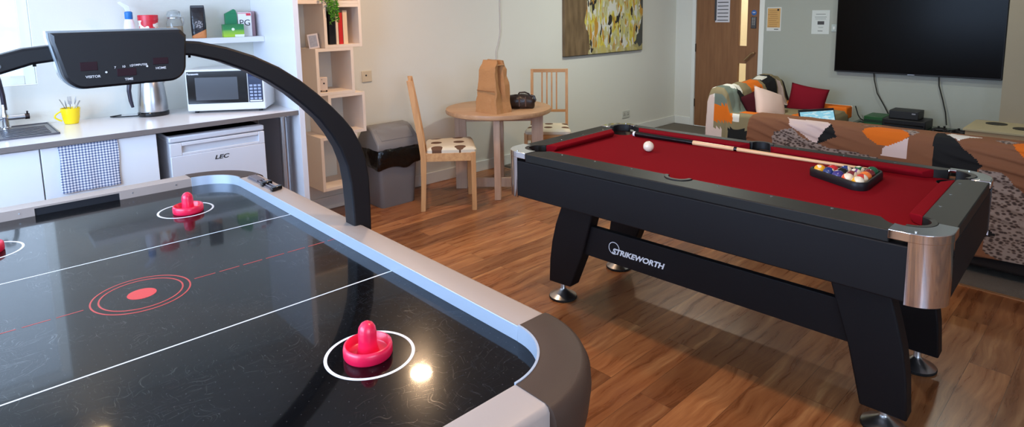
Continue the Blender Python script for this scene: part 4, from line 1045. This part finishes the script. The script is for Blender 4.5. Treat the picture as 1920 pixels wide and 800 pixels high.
# painting
pa = thing('abstract_painting', 'unframed abstract canvas in yellow, ochre and grey on the long wall', 'painting', (5.511, WY, 1.0))
def paint_mat():
    n = NT('abstract_paint', .6); tc = n.tc.outputs['Object']; sp = n.new('ShaderNodeSeparateXYZ'); n.link(tc, sp.inputs[0])
    v1 = n.mapping(tc, scale=(9, 1, 3.2)); v2 = n.mapping(tc, scale=(14, 1, 4.5), loc=(3, 0, 1)); v3 = n.mapping(tc, scale=(11, 1, 5), loc=(7, 2, 4))
    c = n.ramp(n.noise(v1, 1.3, 3, .6), [(.2, rgb(70, 60, 50)), (.34, rgb(150, 120, 60)), (.43, rgb(214, 196, 70)), (.50, rgb(196, 192, 140)), (.58, rgb(176, 170, 120)), (.66, rgb(206, 150, 60)), (.8, rgb(120, 132, 120))])
    c = n.mix(n.math('GREATER_THAN', n.noise(v2, 1.1, 2), .55), c, rgb(214, 212, 200))
    c = n.mix(n.math('GREATER_THAN', n.noise(v3, 1.1, 2), .62), c, rgb(44, 40, 38))
    c = n.mix(n.math('GREATER_THAN', n.noise(n.mapping(tc, scale=(12, 1, 3), loc=(1, 5, 8)), 1.2, 2), .60), c, rgb(190, 140, 50))
    wob = n.math('MULTIPLY_ADD', n.noise(n.mapping(tc, scale=(2, 1, 2.2)), 1.5, 5), .5, sp.outputs[0])
    left = n.math('LESS_THAN', wob, -.09); c = n.mix(left, c, n.ramp(n.noise(n.mapping(tc, scale=(10, 1, 2)), 2, 4), [(.3, rgb(96, 76, 52)), (.7, rgb(132, 108, 78))]))
    right = n.math('GREATER_THAN', wob, .90); c = n.mix(right, c, rgb(72, 74, 70))
    low = n.math('LESS_THAN', n.math('ADD', sp.outputs[2], n.math('MULTIPLY', n.noise(v1, 1., 2), .25)), .19); c = n.mix(n.math('MULTIPLY', n.math('MULTIPLY', low, n.math('SUBTRACT', 1., left)), .75), c, rgb(186, 172, 112))
    n.link(c, n.b.inputs['Base Color']); n.bump(n.noise(v2, 6, 3), .3, .004); return n.m
MB().box(-.703, .703, -.036, -.0003, .012, 1.02).build('canvas', paint_mat(), pa, bev=.002)
MB().box(-.703, .703, -.034, -.0003, .006, .012).build('canvas_edge', mat('dark_canvas_edge', rgb(50, 48, 44), .7), pa)
# television
tv = thing('television', 'large black flat television mounted on the grey wall', 'television', (XR, 1.637, .805))
hwT = .708; hT = .80
m = MB(); m.box(-.062, -.020, -hwT, hwT, 0, hT); m.build('casing', black_plastic, tv, bev=.004)
MB().box(-.0636, -.0615, -hwT + .008, hwT - .008, .014, hT - .008).build('screen', mat('tv_screen', rgb(13, 11, 10), .2, spec=.07), tv)
MB().box(-.020, -.001, -.25, .25, .2, .6).build('wall_bracket', rubber, tv)
MB().box(-.0655, -.0615, -.03, .03, .003, .008).build('logo_strip', steel, tv)
def cable(pts, lab): tag(MB().tube(pts, .0055, 8).build('television_cable', rubber), lab, 'cable')
cable([(XR - .03, 1.973, .815), (XR - .03, 1.965, .74), (XR - .03, 1.93, .60), (XR - .03, 1.86, .48), (XR - .04, 1.80, .37)], 'left black cable hanging from under the television')
cable([(XR - .03, 1.412, .812), (XR - .03, 1.405, .72), (XR - .03, 1.365, .58), (XR - .03, 1.335, .46), (XR - .04, 1.318, .345)], 'right black cable hanging from under the television')
# notices
def sheet(name, y0, y1, z0, z1_, mt, lab, x=XR):
    t = thing(name, lab, 'notice', (x, (y0 + y1) / 2, (z0 + z1_) / 2)); w_, h_ = (y1 - y0) / 2, (z1_ - z0) / 2
    MB().box(-.0035, -.0005, -w_, w_, -h_, h_).build('sheet', mt, t)
    return t, w_, h_
def line(m, yc, w_, z, h_): m.box(-.0046, -.0034, yc - w_ / 2, yc + w_ / 2, z - h_ / 2, z + h_ / 2)
# (left in the photo is +y)
t, w_, h_ = sheet('orange_notice', 2.955, 3.118, 1.222, 1.492, paper, 'orange and white notice beside the door frame')
MB().box(-.0046, -.0034, -w_ + .01, w_ - .008, -h_ + .04, h_ - .012).build('orange_field', mat('orange_print', rgb(206, 160, 96), .7), t)
m = MB()
for k in range(9): line(m, .008 * (k % 3), .11 - .02 * (k % 2), .095 - k * .022, .004)
for k in range(1): pass
m2 = m; m2.bm.transform(Matrix.Translation((-.0008, 0, 0))); m2.build('text_line', mat('brown_ink', rgb(150, 100, 56), .7), t)
m = MB(); m.tube([(-.0058, -w_ + .036, h_ - .03), (-.003, -w_ + .036, h_ - .03)], .011, 16); line(m, -.03, .05, -h_ + .02, .008); m.build('stamp', ink, t)
t, w_, h_ = sheet('white_notice', 2.437, 2.620, 1.195, 1.452, mat('notice_white', rgb(206, 210, 206), .7), 'white notice with a small dark rectangle left of the television')
m = MB(); line(m, 0, .10, .085, .006); line(m, 0, .12, .055, .005); line(m, 0, .11, .035, .004); line(m, -.005, .05, -.055, .004); line(m, .0, .05, -.095, .008); m.build('text_line', mat('grey_ink', rgb(120, 124, 122), .7), t)
m = MB(); line(m, -.004, .068, -.008, .036); m.build('dark_label', mat('dark_label', rgb(64, 60, 60), .6), t)
t, w_, h_ = sheet('door_notice', 3.572, 3.757, 1.32, 1.60, mat('notice_lilac', rgb(210, 206, 212), .7), 'white lined notice taped to the wooden door', XR - .004)
m = MB()
for k in range(6): line(m, -.004, .14, .10 - k * .043, .009)
m.build('text_line', ink, t)
m = MB(); m.box(-.0046, -.0034, w_ - .014, w_ + .012, -h_ + .02, h_); m.build('dark_tape', mat('dark_tape', rgb(60, 60, 64), .5), t)
t = thing('door_sign', 'round blue sign above the keypad on the wooden door', 'sign', (XR - .004, 3.272, 1.432))
MB().tube([(-.003, 0, 0), (-.0003, 0, 0)], .031, 28).build('disc', mat('sign_blue', rgb(36, 96, 168), .4), t)
m = MB(); m.box(-.004, -.003, -.018, .018, .004, .008).box(-.004, -.003, -.014, .014, -.004, 0).build('text_line', white_paint_line, t)
t = thing('wall_switch', 'small white wall plate tucked beside the left edge of the television', 'switch', (XR, 2.383, 1.262))
MB().box(-.012, -.0003, -.025, .03, -.04, .04).build('faceplate', mat('switch_plate', rgb(176, 186, 182), .4), t, bev=.003)
MB().box(-.0155, -.0118, -.008, .012, -.015, .015).build('rocker', trim_white, t, bev=.002)

# ================================================================== SOFA B (back to the pool table) with throw
def inpoly(x, y, P):
    c = False; j = len(P) - 1
    for i in range(len(P)):
        if (P[i][1] > y) != (P[j][1] > y) and x < (P[j][0] - P[i][0]) * (y - P[i][1]) / (P[j][1] - P[i][1]) + P[i][0]: c = not c
        j = i
    return c
sofa_fab = mat('dark_sofa_fabric', rgb(40, 36, 36), .9, spec=.15, bump=.2, bscale=400)
sB = thing('sofa', 'long sofa with its back to the pool table, under the brown throw', 'sofa', (4.06, 0, 0), 0)
y0s, y1s = -.27, 1.90
MB().box(.0, .86, y0s, y1s, .05, .26).build('base', sofa_fab, sB, bev=.02)
MB().box(.02, .22, y0s + .01, y1s - .01, .24, .725).build('backrest', sofa_fab, sB, bev=.05, seg=4)
for ya in (y0s, y1s - .16): MB().box(.22, .84, ya, ya + .16, .24, .58).build('armrest', sofa_fab, sB, bev=.04, seg=3)
for k in range(2):
    ya = y0s + .165 + k * .922; MB().box(.225, .86, ya, ya + .915, .262, .44).build('seat_cushion', sofa_fab, sB, bev=.04, seg=3)
for x in (.06, .80):
    for y in (y0s + .06, y1s - .06): MB().lathe([(.022, 0), (.028, .052)], (x, y, 0), 14).build('leg', rubber, sB)
# throw over sofa B : swept profile, faces coloured by patch shapes in cloth coordinates (y, s)
polysB = [
    (2, [(1.66, .80), (1.655, .775), (1.40, .78), (1.36, .745), (1.42, .625), (1.47, .622), (1.55, .68), (1.62, .72)]),
    (3, [(1.372, .76), (1.325, .680), (1.445, .612), (1.425, .67)]),
    (1, [(1.19, .735), (1.165, .77), (1.11, .80), (1.0, .80), (.955, .765), (.94, .735), (.99, .69), (1.045, .662), (1.10, .665), (1.16, .70)]),
    (2, [(.944, .725), (.941, .60), (1.074, .60), (1.065, .655), (1.03, .668)]),
    (3, [(.822, .82), (.814, .55), (.64, .55), (.585, .625), (.694, .717), (.735, .765), (.775, .80), (.79, .84)]),
    (5, [(.775, .80), (.735, .765), (.706, .742), (.66, .79), (.60, .82), (.76, .84)]),
    (1, [(.478, .76), (.43, .80), (.36, .80), (.34, .72), (.42, .695)]),
    (4, [(1.72, .66), (1.60, .70), (1.54, .645), (1.36, .60), (1.20, .60), (.95, .56), (.85, .50), (.7, .2), (1.1, .1), (1.75, .3)]),
    (4, [(1.22, .80), (1.17, .79), (1.13, .80), (1.1, .83)]), (4, [(1.0, .80), (.93, .74), (.90, .78), (.93, .82)]), (4, [(.56, .79), (.50, .76), (.45, .79), (.5, .82)]),
    (4, [(.60, .60), (.58, .45), (.55, .15), (.36, .08), (.20, .2), (.22, .40), (.40, .50), (.50, .60)]),
    (3, [(.62, .34), (.50, .255), (.66, .20)]),
    (0, [(.30, .60), (.15, .60), (.1, .1), (.3, .1)]),
    (1, [(-.02, .70), (-.15, .60), (-.2, .3), (-.05, .35)]), (5, [(.9, 1.1), (.6, 1.3), (1.0, 1.5)]), (1, [(1.6, 1.0), (1.3, 1.1), (1.35, 1.4), (1.6, 1.3)]), (3, [(1.2, .95), (1.0, 1.0), (.7, 1.5), (1.1, 1.4)]), (1, [(.3, .95), (.1, .95), (.1, 1.2), (.3, 1.2)])]
for_B = [(mi, P, min(p[0] for p in P), max(p[0] for p in P), min(p[1] for p in P), max(p[1] for p in P)) for mi, P in polysB]
def pickB(y, s_):
    c = 0
    for mi, P, a, b, e, d in for_B:
        if a < y < b and e < s_ < d and inpoly(y, s_, P): c = mi
    return c
def resample(P, step):
    out = [Vector(P[0])]; 
    for a, b_ in zip(P, P[1:]):
        a, b_ = Vector(a), Vector(b_); n = max(1, round((b_ - a).length / step))
        for k in range(1, n + 1): out.append(a.lerp(b_, k / n))
    return out
# profile (x offset from 4.06 , z) from the floor side of the back, over the top, onto the seat and down the front
prB = resample([(-.026, .125), (-.024, .30), (-.022, .50), (-.018, .66), (-.010, .715), (.015, .748), (.05, .757), (.11, .758), (.17, .750), (.215, .728), (.24, .69), (.26, .60), (.27, .50), (.30, .456), (.40, .452), (.60, .452), (.78, .452), (.86, .445), (.885, .41), (.888, .28)], .0075)
ny = 330; ya, yb_ = y0s - .02, y1s + .02
m = MB(); bm = m.bm; grid = []
for j in range(ny + 1):
    y = ya + (yb_ - ya) * j / ny; col = []; s_ = .12; prev = None
    for i, p in enumerate(prB):
        if prev is not None: s_ += (p - prev).length
        prev = p
        fold = .0
        if i < len(prB):
            ds = (s_ - .16 * y - .05 * y * y) * 95 + 2.2 * noise.noise(Vector((y * 2.2, s_ * 3, 0)))
            env = max(0, .55 + 1.1 * noise.noise(Vector((y * 1.6, s_ * 4, 5)))) * (1 if .3 < s_ < .74 else .25)
            fold = .020 * env * (1 - abs(math.sin(ds * .5))) ** 1.5 + .004 * noise.noise(Vector((y * 9, s_ * 14, 2)))
        if .5 < s_ / 1 < .8 and p.x < 0: pass
        x, z = p.x, p.y
        if x < .1: x -= max(0, fold)
        else: z += max(0, fold) * .7
        if i == 0: z += .014 * math.sin(y * 6) + .02 * noise.noise(Vector((y * 4, 0, 3)))
        # round the ends
        e = min(1, (yb_ - y) / .06); e2 = min(1, (y - ya) / .06); e = min(e, e2)
        if e < 1: 
            dr_ = .045 * (1 - math.sqrt(max(0, 1 - (1 - e) ** 2)))
            x += dr_ if x < .05 else 0; z -= dr_ if z > .6 else 0
        col.append(((x, y, z), s_))
    grid.append(col)
V = [[bm.verts.new(p) for p, s_ in col] for col in grid]
for j in range(ny):
    for i in range(len(prB) - 1):
        f = bm.faces.new((V[j][i], V[j][i + 1], V[j + 1][i + 1], V[j + 1][i])); f.material_index = pickB((grid[j][i][0][1] + grid[j + 1][i][0][1]) / 2, (grid[j][i][1] + grid[j][i + 1][1]) / 2)
# hanging end flap at the left end
for jj, yy in ((ny, yb_), (0, ya)):
    P0 = [q for q in range(len(prB)) if prB[q].x < .24 and prB[q].y > .2]
    rows = []
    for t in (0., .3, .6, 1.):
        row = []
        for q in P0:
            v = V[jj][q].co; dz = max(.2, min(v.z, .74)); z = v.z * (1 - t) + .16 * t if t else v.z
            row.append(V[jj][q] if t == 0 else bm.verts.new((v.x * (1 - t) + (.1 + (v.x - .1) * .96) * t, yy + (.012 * t) * (1 if jj else -1) + .004 * math.sin(q * .8) * t, z)))
        rows.append(row)
    for a_, b_ in zip(rows, rows[1:]):
        for q in range(len(P0) - 1):
            f = bm.faces.new((a_[q], a_[q + 1], b_[q + 1], b_[q])); f.material_index = 0
o = m.build('sofa_throw', THR, angle=180, loc=(4.06, 0, 0)); sd = o.modifiers.new('solid', 'SOLIDIFY'); sd.thickness = .004; sd.offset = 1
tag(o, 'brown throw with orange, black and pink patches over the long sofa back', 'throw')

# ================================================================== SOFA A (by the door)
sA = thing('sofa', 'smaller sofa by the door, its back towards the door side', 'sofa', (5.43, 2.93, 0), 0)
LA = 1.36   # along x ; front towards -y
MB().box(0, LA, -.82, 0, .06, .26).build('base', sofa_fab, sA, bev=.02)
MB().prism([(0, .24), (-.24, .24), (-.20, .50), (-.13, .705), (-.02, .715)], .0, LA, 'x').build('backrest', sofa_fab, sA, bev=.04, seg=4)
for xa, zt_ in ((0, .50), (LA - .17, .445)): MB().box(xa, xa + .17, -.82, -.03, .24, zt_).build('armrest', mat('pink_beige_sofa', rgb(196, 170, 164), .9), sA, bev=.04, seg=3)
for k in range(2): MB().box(.175 + k * .507, .175 + k * .507 + .50, -.82, -.16, .262, .43).build('seat_cushion', sofa_fab, sA, bev=.04, seg=3)
for x in (.06, LA - .06):
    for y in (-.76, -.06): MB().lathe([(.02, 0), (.026, .062)], (x, y, 0), 14).build('leg', rubber, sA)
polysA = [(5, [(.0, .0), (.02, .0), (.02, .74), (.0, .74)]), (7, [(.0, .60), (.26, .60), (.26, 1.2), (.0, 1.2)]), (1, [(.02, 1.02), (.22, 1.02), (.22, 1.4), (.02, 1.4)]), (5, [(.10, .58), (.34, .60), (.27, .80), (.12, .72)]),
          (3, [(.20, .70), (.34, .84), (.46, 1.02), (.46, 1.25), (.30, 1.0), (.14, .78)]), (1, [(.44, .62), (.70, .62), (.74, .90), (.60, .86), (.48, .82)]), (3, [(.72, .55), (.93, .60), (1.02, .8), (.98, 1.1), (.80, .85)]),
          (5, [(.74, .62), (.88, .60), (.92, .7), (.78, .7)]), (2, [(1.04, .74), (1.16, .76), (1.18, 1.15), (1.06, 1.1)]), (3, [(.92, 1.0), (1.06, .9), (1.12, 1.5), (1.0, 1.5)]), (5, [(.22, 1.1), (.30, 1.12), (.36, 1.4), (.22, 1.4)]), (1, [(.5, 1.3), (.8, 1.3), (.8, 1.6), (.5, 1.6)])]  # the small white patch along the top is a painted highlight
def pickA(x, s_):
    c = 6
    for mi, P in polysA:
        if inpoly(x, s_, P): c = mi
    return c
prA = resample([(.03, .16), (.028, .40), (.02, .66), (0, .722), (-.05, .742), (-.12, .735), (-.165, .69), (-.215, .53), (-.255, .455), (-.32, .445), (-.6, .444), (-.82, .44), (-.845, .40), (-.848, .26)], .013)
m = MB(); bm = m.bm; nx_ = 130; xa, xb = -.03, LA - .16; grid = []
for j in range(nx_ + 1):
    x = xa + (xb - xa) * j / nx_; s_ = 0; prev = None; col = []
    hump = .045 * math.exp(-((x - .98) / .15) ** 2) + .012 * noise.noise(Vector((x * 5, 0, 0)))
    for i, p in enumerate(prA):
        if prev is not None: s_ += (p - prev).length
        prev = p; y, z = p.x, p.y; w_ = .012 * noise.noise(Vector((x * 9, s_ * 7, 1))) + .006 * math.sin(x * 30 + s_ * 12)
        if z > .6: z += hump
        if -.3 < y < -.1 or z > .6: z += max(-.002, w_); y -= max(0, w_)
        elif z < .46: z += max(0, w_) * .5
        e = min(1, (x - xa) / .07)
        if e < 1 and z > .5: z -= .06 * (1 - math.sqrt(1 - (1 - e) ** 2))
        if x < .16 and y < -.2 and z > .4: z = max(z, .505 + .6 * max(0, w_) * .5)
        elif x < .2 and y < -.2 and z > .4: z += (.2 - x) / .04 * (.505 - z)
        col.append(((x, y, z), s_))
    grid.append(col)
V = [[bm.verts.new(p) for p, s_ in col] for col in grid]
for j in range(nx_):
    for i in range(len(prA) - 1):
        f = bm.faces.new((V[j][i], V[j][i + 1], V[j + 1][i + 1], V[j + 1][i])); f.material_index = pickA(grid[j][i][0][0], (grid[j][i][1] + grid[j][i + 1][1]) / 2)
# end flap hanging over the near end
P0 = [q for q in range(len(prA))]; rows = []
for t in [k / 14 for k in range(15)]:
    row = []
    for q in P0:
        v = V[0][q].co; zb = .14 + .10 * math.sin(q * .06) + .05 * math.sin(q * .3)
        row.append(V[0][q] if t == 0 else bm.verts.new((v.x - .014 * math.sin(t * PI / 2) - .006 * math.sin(q * .5) * t, v.y * (1 - .05 * t), v.z + (min(zb, v.z) - v.z) * t)))
    rows.append(row)
for a_, b_ in zip(rows, rows[1:]):
    for q in range(len(P0) - 1):
        c = (a_[q].co + b_[q + 1].co) / 2; k = 7
        if c.y > -.055: k = 5 if c.z > .66 else 2  # white at the top of this edge is a painted highlight
        elif c.z > .585: k = 7
        elif c.z > .42: k = 1 if c.y > -.24 else (5 if c.y > -.30 else 6)
        elif c.y > -.14 and c.z < .36: k = 2
        elif -.42 < c.y < -.2 and c.z < .37: k = 3
        else: k = 6
        f = bm.faces.new((a_[q], a_[q + 1], b_[q + 1], b_[q])); f.material_index = k
o = m.build('sofa_throw', THR, angle=180, loc=(5.43, 2.93, 0)); sd = o.modifiers.new('solid', 'SOLIDIFY'); sd.thickness = .004; sd.offset = 1
tag(o, 'patchwork sage, orange and charcoal throw over the sofa by the door', 'throw')
o = MB().box(-.01, .155, -.845, -.02, .0, .125).mat_i(1).box(.155, .19, -.843, -.022, .0, .123).build('arm_cover', [th_orange, th_white], bev=.045, seg=4, loc=(5.43 + LA - .18, 2.93, .455 - .10))
tag(o, 'orange cover over the far arm of the sofa by the door', 'throw')
def pillow(name, lab, loc, rot, w_, h_, t_, mt):
    n = 16; m = MB(); bm = m.bm
    for sg in (1, -1):
        V = [[None] * (n + 1) for _ in range(n + 1)]
        for i in range(n + 1):
            for j in range(n + 1):
                u, v = 2 * i / n - 1, 2 * j / n - 1
                k = (1 - u * u) * (1 - v * v); b_ = 1 - .07 * (1 - abs(u)) * 0
                px, pz = u * w_ / 2 * (1 - .07 * (1 - v * v) * 0 - .06 * (abs(v) < 1) * (1 - v * v) * abs(u)), v * h_ / 2 * (1 - .06 * (1 - u * u) * abs(v))
                V[i][j] = bm.verts.new((px, sg * t_ / 2 * k ** .45 + .006 * noise.noise(Vector((u * 2, v * 2, sg))) * k, pz))
        for i in range(n):
            for j in range(n): bm.faces.new((V[i][j], V[i + 1][j], V[i + 1][j + 1], V[i][j + 1]))
    bmesh.ops.remove_doubles(bm, verts=bm.verts[:], dist=1e-5)
    return tag(m.build(name, mt, loc=loc, rot=rot, angle=180), lab, 'cushion')
pillow('throw_pillow', 'pale pink cushion leaning on the patchwork sofa back', (5.92, 2.57, .535), (R(-26), R(18), R(-20)), .40, .33, .14, fab('pink_cushion', rgb(222, 192, 180)))
pillow('throw_pillow', 'dark red cushion propped against the far arm', (6.50, 2.44, .515), (R(-12), R(10), R(-72)), .36, .34, .12, fab('crimson_cushion', rgb(122, 18, 34)))
pillow('throw_pillow', 'dark maroon cushion tucked behind the pale pink one', (5.84, 2.66, .52), (R(-22), R(-12), R(-8)), .36, .32, .10, fab('maroon_cushion', rgb(66, 18, 26)))
# laptop
lp = thing('laptop', 'open laptop with glowing pale blue screen behind the long sofa back', 'laptop', (4.86, 1.70, .459), R(-30))
MB().box(-.16, .16, -.22, 0, .0, .018).build('keyboard_deck', mat('dark_laptop', rgb(30, 30, 38), .4), lp, bev=.003)
lid = MB().box(-.16, .16, 0, .008, 0, .245).build('lid', mat('dark_laptop', rgb(30, 30, 38), .4), lp, bev=.003); lid.location = (0, .0, .018); lid.rotation_euler = (R(-18), 0, 0)
scn = NT('laptop_screen', .4); sp = scn.new('ShaderNodeSeparateXYZ'); scn.link(scn.tc.outputs['Object'], sp.inputs[0])
cc_ = scn.mix(scn.math('GREATER_THAN', scn.noise(scn.mapping(scn.tc.outputs['Object'], scale=(20, 1, 70)), 1, 1), .56), rgb(150, 214, 236), rgb(205, 236, 244)); scn.link(cc_, scn.b.inputs['Emission Color']); scn.b.inputs['Emission Strength'].default_value = 1.0; scn.b.inputs['Base Color'].default_value = (0, 0, 0, 1)
s_ = MB().box(-.15, .15, -.0015, .0, .012, .226).build('screen', scn.m, lid)

# ================================================================== TV STAND AREA
ts = thing('television_stand', 'low dark glass stand under the television', 'stand', (6.72, 1.55, 0))
MB().box(-.20, .20, -.46, .50, .318, .330).build('glass_shelf', mat('dark_green_glass', rgb(40, 62, 52), .1), ts, bev=.003)
MB().box(-.19, .19, -.45, .49, .06, .072).build('lower_shelf', mat('dark_green_glass', rgb(40, 62, 52), .1), ts, bev=.003)
for x in (-.17, .17):
    for y in (-.43, .47): MB().tube([(x, y, 0), (x, y, .318)], .016, 12).build('leg', rubber, ts)
def bx(name, lab, cat, x, y, z, dx, dy, dz, mt, rz=0, b=.004):
    return tag(MB().box(-dx / 2, dx / 2, -dy / 2, dy / 2, 0, dz).build(name, mt, bev=b, loc=(x, y, z), rot=(0, 0, rz)), lab, cat)
gb_ = thing('green_game_case', 'green box at the left end of the television stand', 'box', (6.74, 1.845, .3305))
MB().box(-.13, .13, -.085, .085, 0, .085).build('case', mat('case_green', rgb(20, 78, 30), .4), gb_, bev=.004)
MB().box(-.134, -.129, -.08, .08, .03, .055).build('label_band', mat('case_dark_green', rgb(12, 44, 20), .4), gb_)
co = thing('games_console', 'wide black games console on the television stand', 'games console', (6.72, 1.56, .3305))
MB().box(-.14, .14, -.155, .20, 0, .085).build('console_body', black_plastic, co, bev=.008)
MB().box(-.1425, -.139, -.14, .18, .035, .045).build('disc_slot', black_gloss, co)
tb = thing('black_set_top_box', 'smaller black box stacked on the games console', 'box', (6.73, 1.60, .4165))
MB().box(-.10, .10, -.125, .12, 0, .078).build('casing', mat('matte_black', rgb(20, 20, 22), .5), tb, bev=.005)
MB().box(-.102, -.099, -.10, -.07, .05, .062).build('port', steel, tb)
def gamepad(x, y, rz, lab):
    t = thing('game_controller', lab, 'game controller', (x, y, .3306), rz, 'game controllers on the stand')
    m = MB(); m.sphere((0, 0, .022), .03, 1.1, 2.0, .65); m.sphere((-.035, -.05, .016), .022, 1.6, .9, .7); m.sphere((-.035, .05, .016), .022, 1.6, .9, .7); m.build('controller_body', black_plastic, t)
    m = MB(); m.lathe([(.008, .035), (.008, .05), (.011, .055)], (.005, -.03, 0), 12); m.lathe([(.008, .035), (.008, .05), (.011, .055)], (-.012, .012, 0), 12); m.build('thumbstick', rubber, t)
gamepad(6.64, 1.30, R(10), 'black game controller nearest the console'); gamepad(6.62, 1.14, R(-25), 'black game controller at the right end of the stand')
tag(MB().tube([(6.62, 1.24, .345), (6.60, 1.20, .36), (6.66, 1.16, .37), (6.68, 1.22, .35), (6.60, 1.27, .352), (6.56, 1.20, .345), (6.60, 1.05, .345), (6.65, .99, .345)], .006, 8).build('tangled_lead', rubber), 'tangled black lead around the game controllers', 'cord')
tag(MB().tube([(6.90, 2.10, .46), (6.90, 2.07, .37), (6.84, 2.03, .345), (6.74, 1.96, .337)], .006, 8).build('charger_lead', rubber), 'black lead dropping beside the orange sofa arm', 'cord')
# pale wooden box with round holes
wb = thing('wooden_box', 'pale wooden box with round dark recesses at the right edge of the photo', 'box', (6.40, .55, 0))
m = MB(); m.box(-.26, .26, -.42, .48, .33, .455); wbm = mat('pale_card', rgb(176, 148, 112), .7, var=.08, vscale=10)
m.build('box_body', wbm, wb, bev=.003)
MB().box(-.275, .275, -.435, .495, .456, .474).build('box_lid', mat('pale_top', rgb(170, 156, 124), .6), wb, bev=.002)
m = MB()
for x, y in ((.12, .33), (-.02, .13), (.14, .0)): m.lathe([(.075, .4742), (.075, .478), (.05, .4785)], (x, y, 0), 28)
m.build('round_recess', mat('dark_recess', rgb(40, 38, 30), .6), wb)
for x in (-.22, .22):
    for y in (-.38, .44): MB().box(x - .02, x + .02, y - .02, y + .02, 0, .33).build('leg', wbm, wb)

# ================================================================== LIGHTS
def downlight(x, y, pw, lab, col=(1, .66, .40)):
    t = thing('ceiling_downlight', lab, 'light', (x, y, CZ), 0, 'ceiling downlights')
    MB().ring((0, 0), .070, .088, -.006, -.0002, 40).build('trim_ring', trim_white, t)
    e = MB().lathe([(.070, -.003), (.070, -.001)], seg=36).build('diffuser', mat('warm_lamp', (1, .8, .5, 1), .5, emit=(1, .74, .36, 1), estr=16) if col[0] == 1 else mat('added_neutral_lamp', (1, 1, .9, 1), .5, emit=(.95, 1, .88, 1), estr=20), t)
    L = bpy.data.lights.new('downlight', 'AREA'); L.shape = 'DISK'; L.size = .13; L.energy = pw; L.color = col
    o = bpy.data.objects.new('downlight_lamp', L); COL.objects.link(o); o.parent = t; o.location = (0, 0, -.008)
downlight(2.14, 3.20, 23, 'warm round ceiling downlight above the bin')
downlight(.45, 4.02, .8, 'warm round ceiling downlight above the sink')
downlight(1.55, .85, 20, 'warm round ceiling downlight between the air hockey and pool tables')
downlight(4.9, 2.8, 36, 'added neutral ceiling downlight standing in for daylight near the painting', (.95, 1, .88))  # added lamp, supplies the cool daylight on the painting wall
downlight(5.7, 1.0, 13, 'added neutral ceiling downlight standing in for daylight above the sofas', (.95, 1, .88))  # second added lamp, fills in daylight on the sofa side
def area(name, loc, rot, sx, sy, pw, col):
    L = bpy.data.lights.new(name, 'AREA'); L.shape = 'RECTANGLE'; L.size = sx; L.size_y = sy; L.energy = pw; L.color = col
    o = bpy.data.objects.new(name, L); COL.objects.link(o); o.location = loc; o.rotation_euler = rot; return o
area('daylight_left_window', (XL - .02, (LY0 + LY1) / 2, (LZ0 + LZ1) / 2), (0, R(-90), 0), LZ1 - LZ0, LY1 - LY0, 160, (.47, .67, 1))
area('added_front_daylight', ((FX0 + FX1) / 2, YF + .02, (FZ0 + FZ1) / 2), (R(90), 0, 0), FX1 - FX0, FZ1 - FZ0, 62, (.52, .70, 1))  # added light from behind the viewpoint, brightens the kitchen fronts
area('daylight_kitchen_window', ((WX0 + WX1) / 2, WY + .02, (WZ0 + WZ1) / 2), (R(-90), 0, 0), WX1 - WX0, WZ1 - WZ0, 8, (.6, .77, 1))
area('corridor_lamp', (7.7, 3.5, 2.4), (0, 0, 0), .6, .6, 30, (1, .93, .8))
wd = bpy.data.worlds.new('sky'); SC.world = wd; wd.use_nodes = True
bg = wd.node_tree.nodes['Background']; bg.inputs[0].default_value = (.56, .74, 1, 1); bg.inputs[1].default_value = 2.2

# ================================================================== CAMERA
cam = bpy.data.cameras.new('camera'); co_ = bpy.data.objects.new('camera', cam); COL.objects.link(co_)
cam.lens = 21.41219; cam.sensor_width = 36; cam.sensor_fit = 'HORIZONTAL'; cam.shift_y = -.11568; cam.clip_start = .02; cam.clip_end = 60
yaw = R(43.3465); pitch = R(7.82418); roll = R(-.93044)
fw = Vector((math.sin(yaw) * math.cos(pitch), math.cos(yaw) * math.cos(pitch), -math.sin(pitch)))
rt = Vector((math.cos(yaw), -math.sin(yaw), 0)); up = rt.cross(fw)
r2 = rt * math.cos(roll) + up * math.sin(roll); u2 = -rt * math.sin(roll) + up * math.cos(roll)
co_.matrix_world = Matrix(((r2.x, u2.x, -fw.x, 0), (r2.y, u2.y, -fw.y, 0), (r2.z, u2.z, -fw.z, 1.4954), (0, 0, 0, 1)))
SC.camera = co_
vs_ = SC.view_settings
vs_.view_transform = 'Standard'; vs_.look = 'None'; vs_.gamma = 1; vs_.use_curve_mapping = False; vs_.exposure = -0.22
SC.cycles.use_denoising = True
SC.cycles.max_bounces = 8; SC.cycles.diffuse_bounces = 5; SC.cycles.glossy_bounces = 4; SC.cycles.sample_clamp_indirect = 6
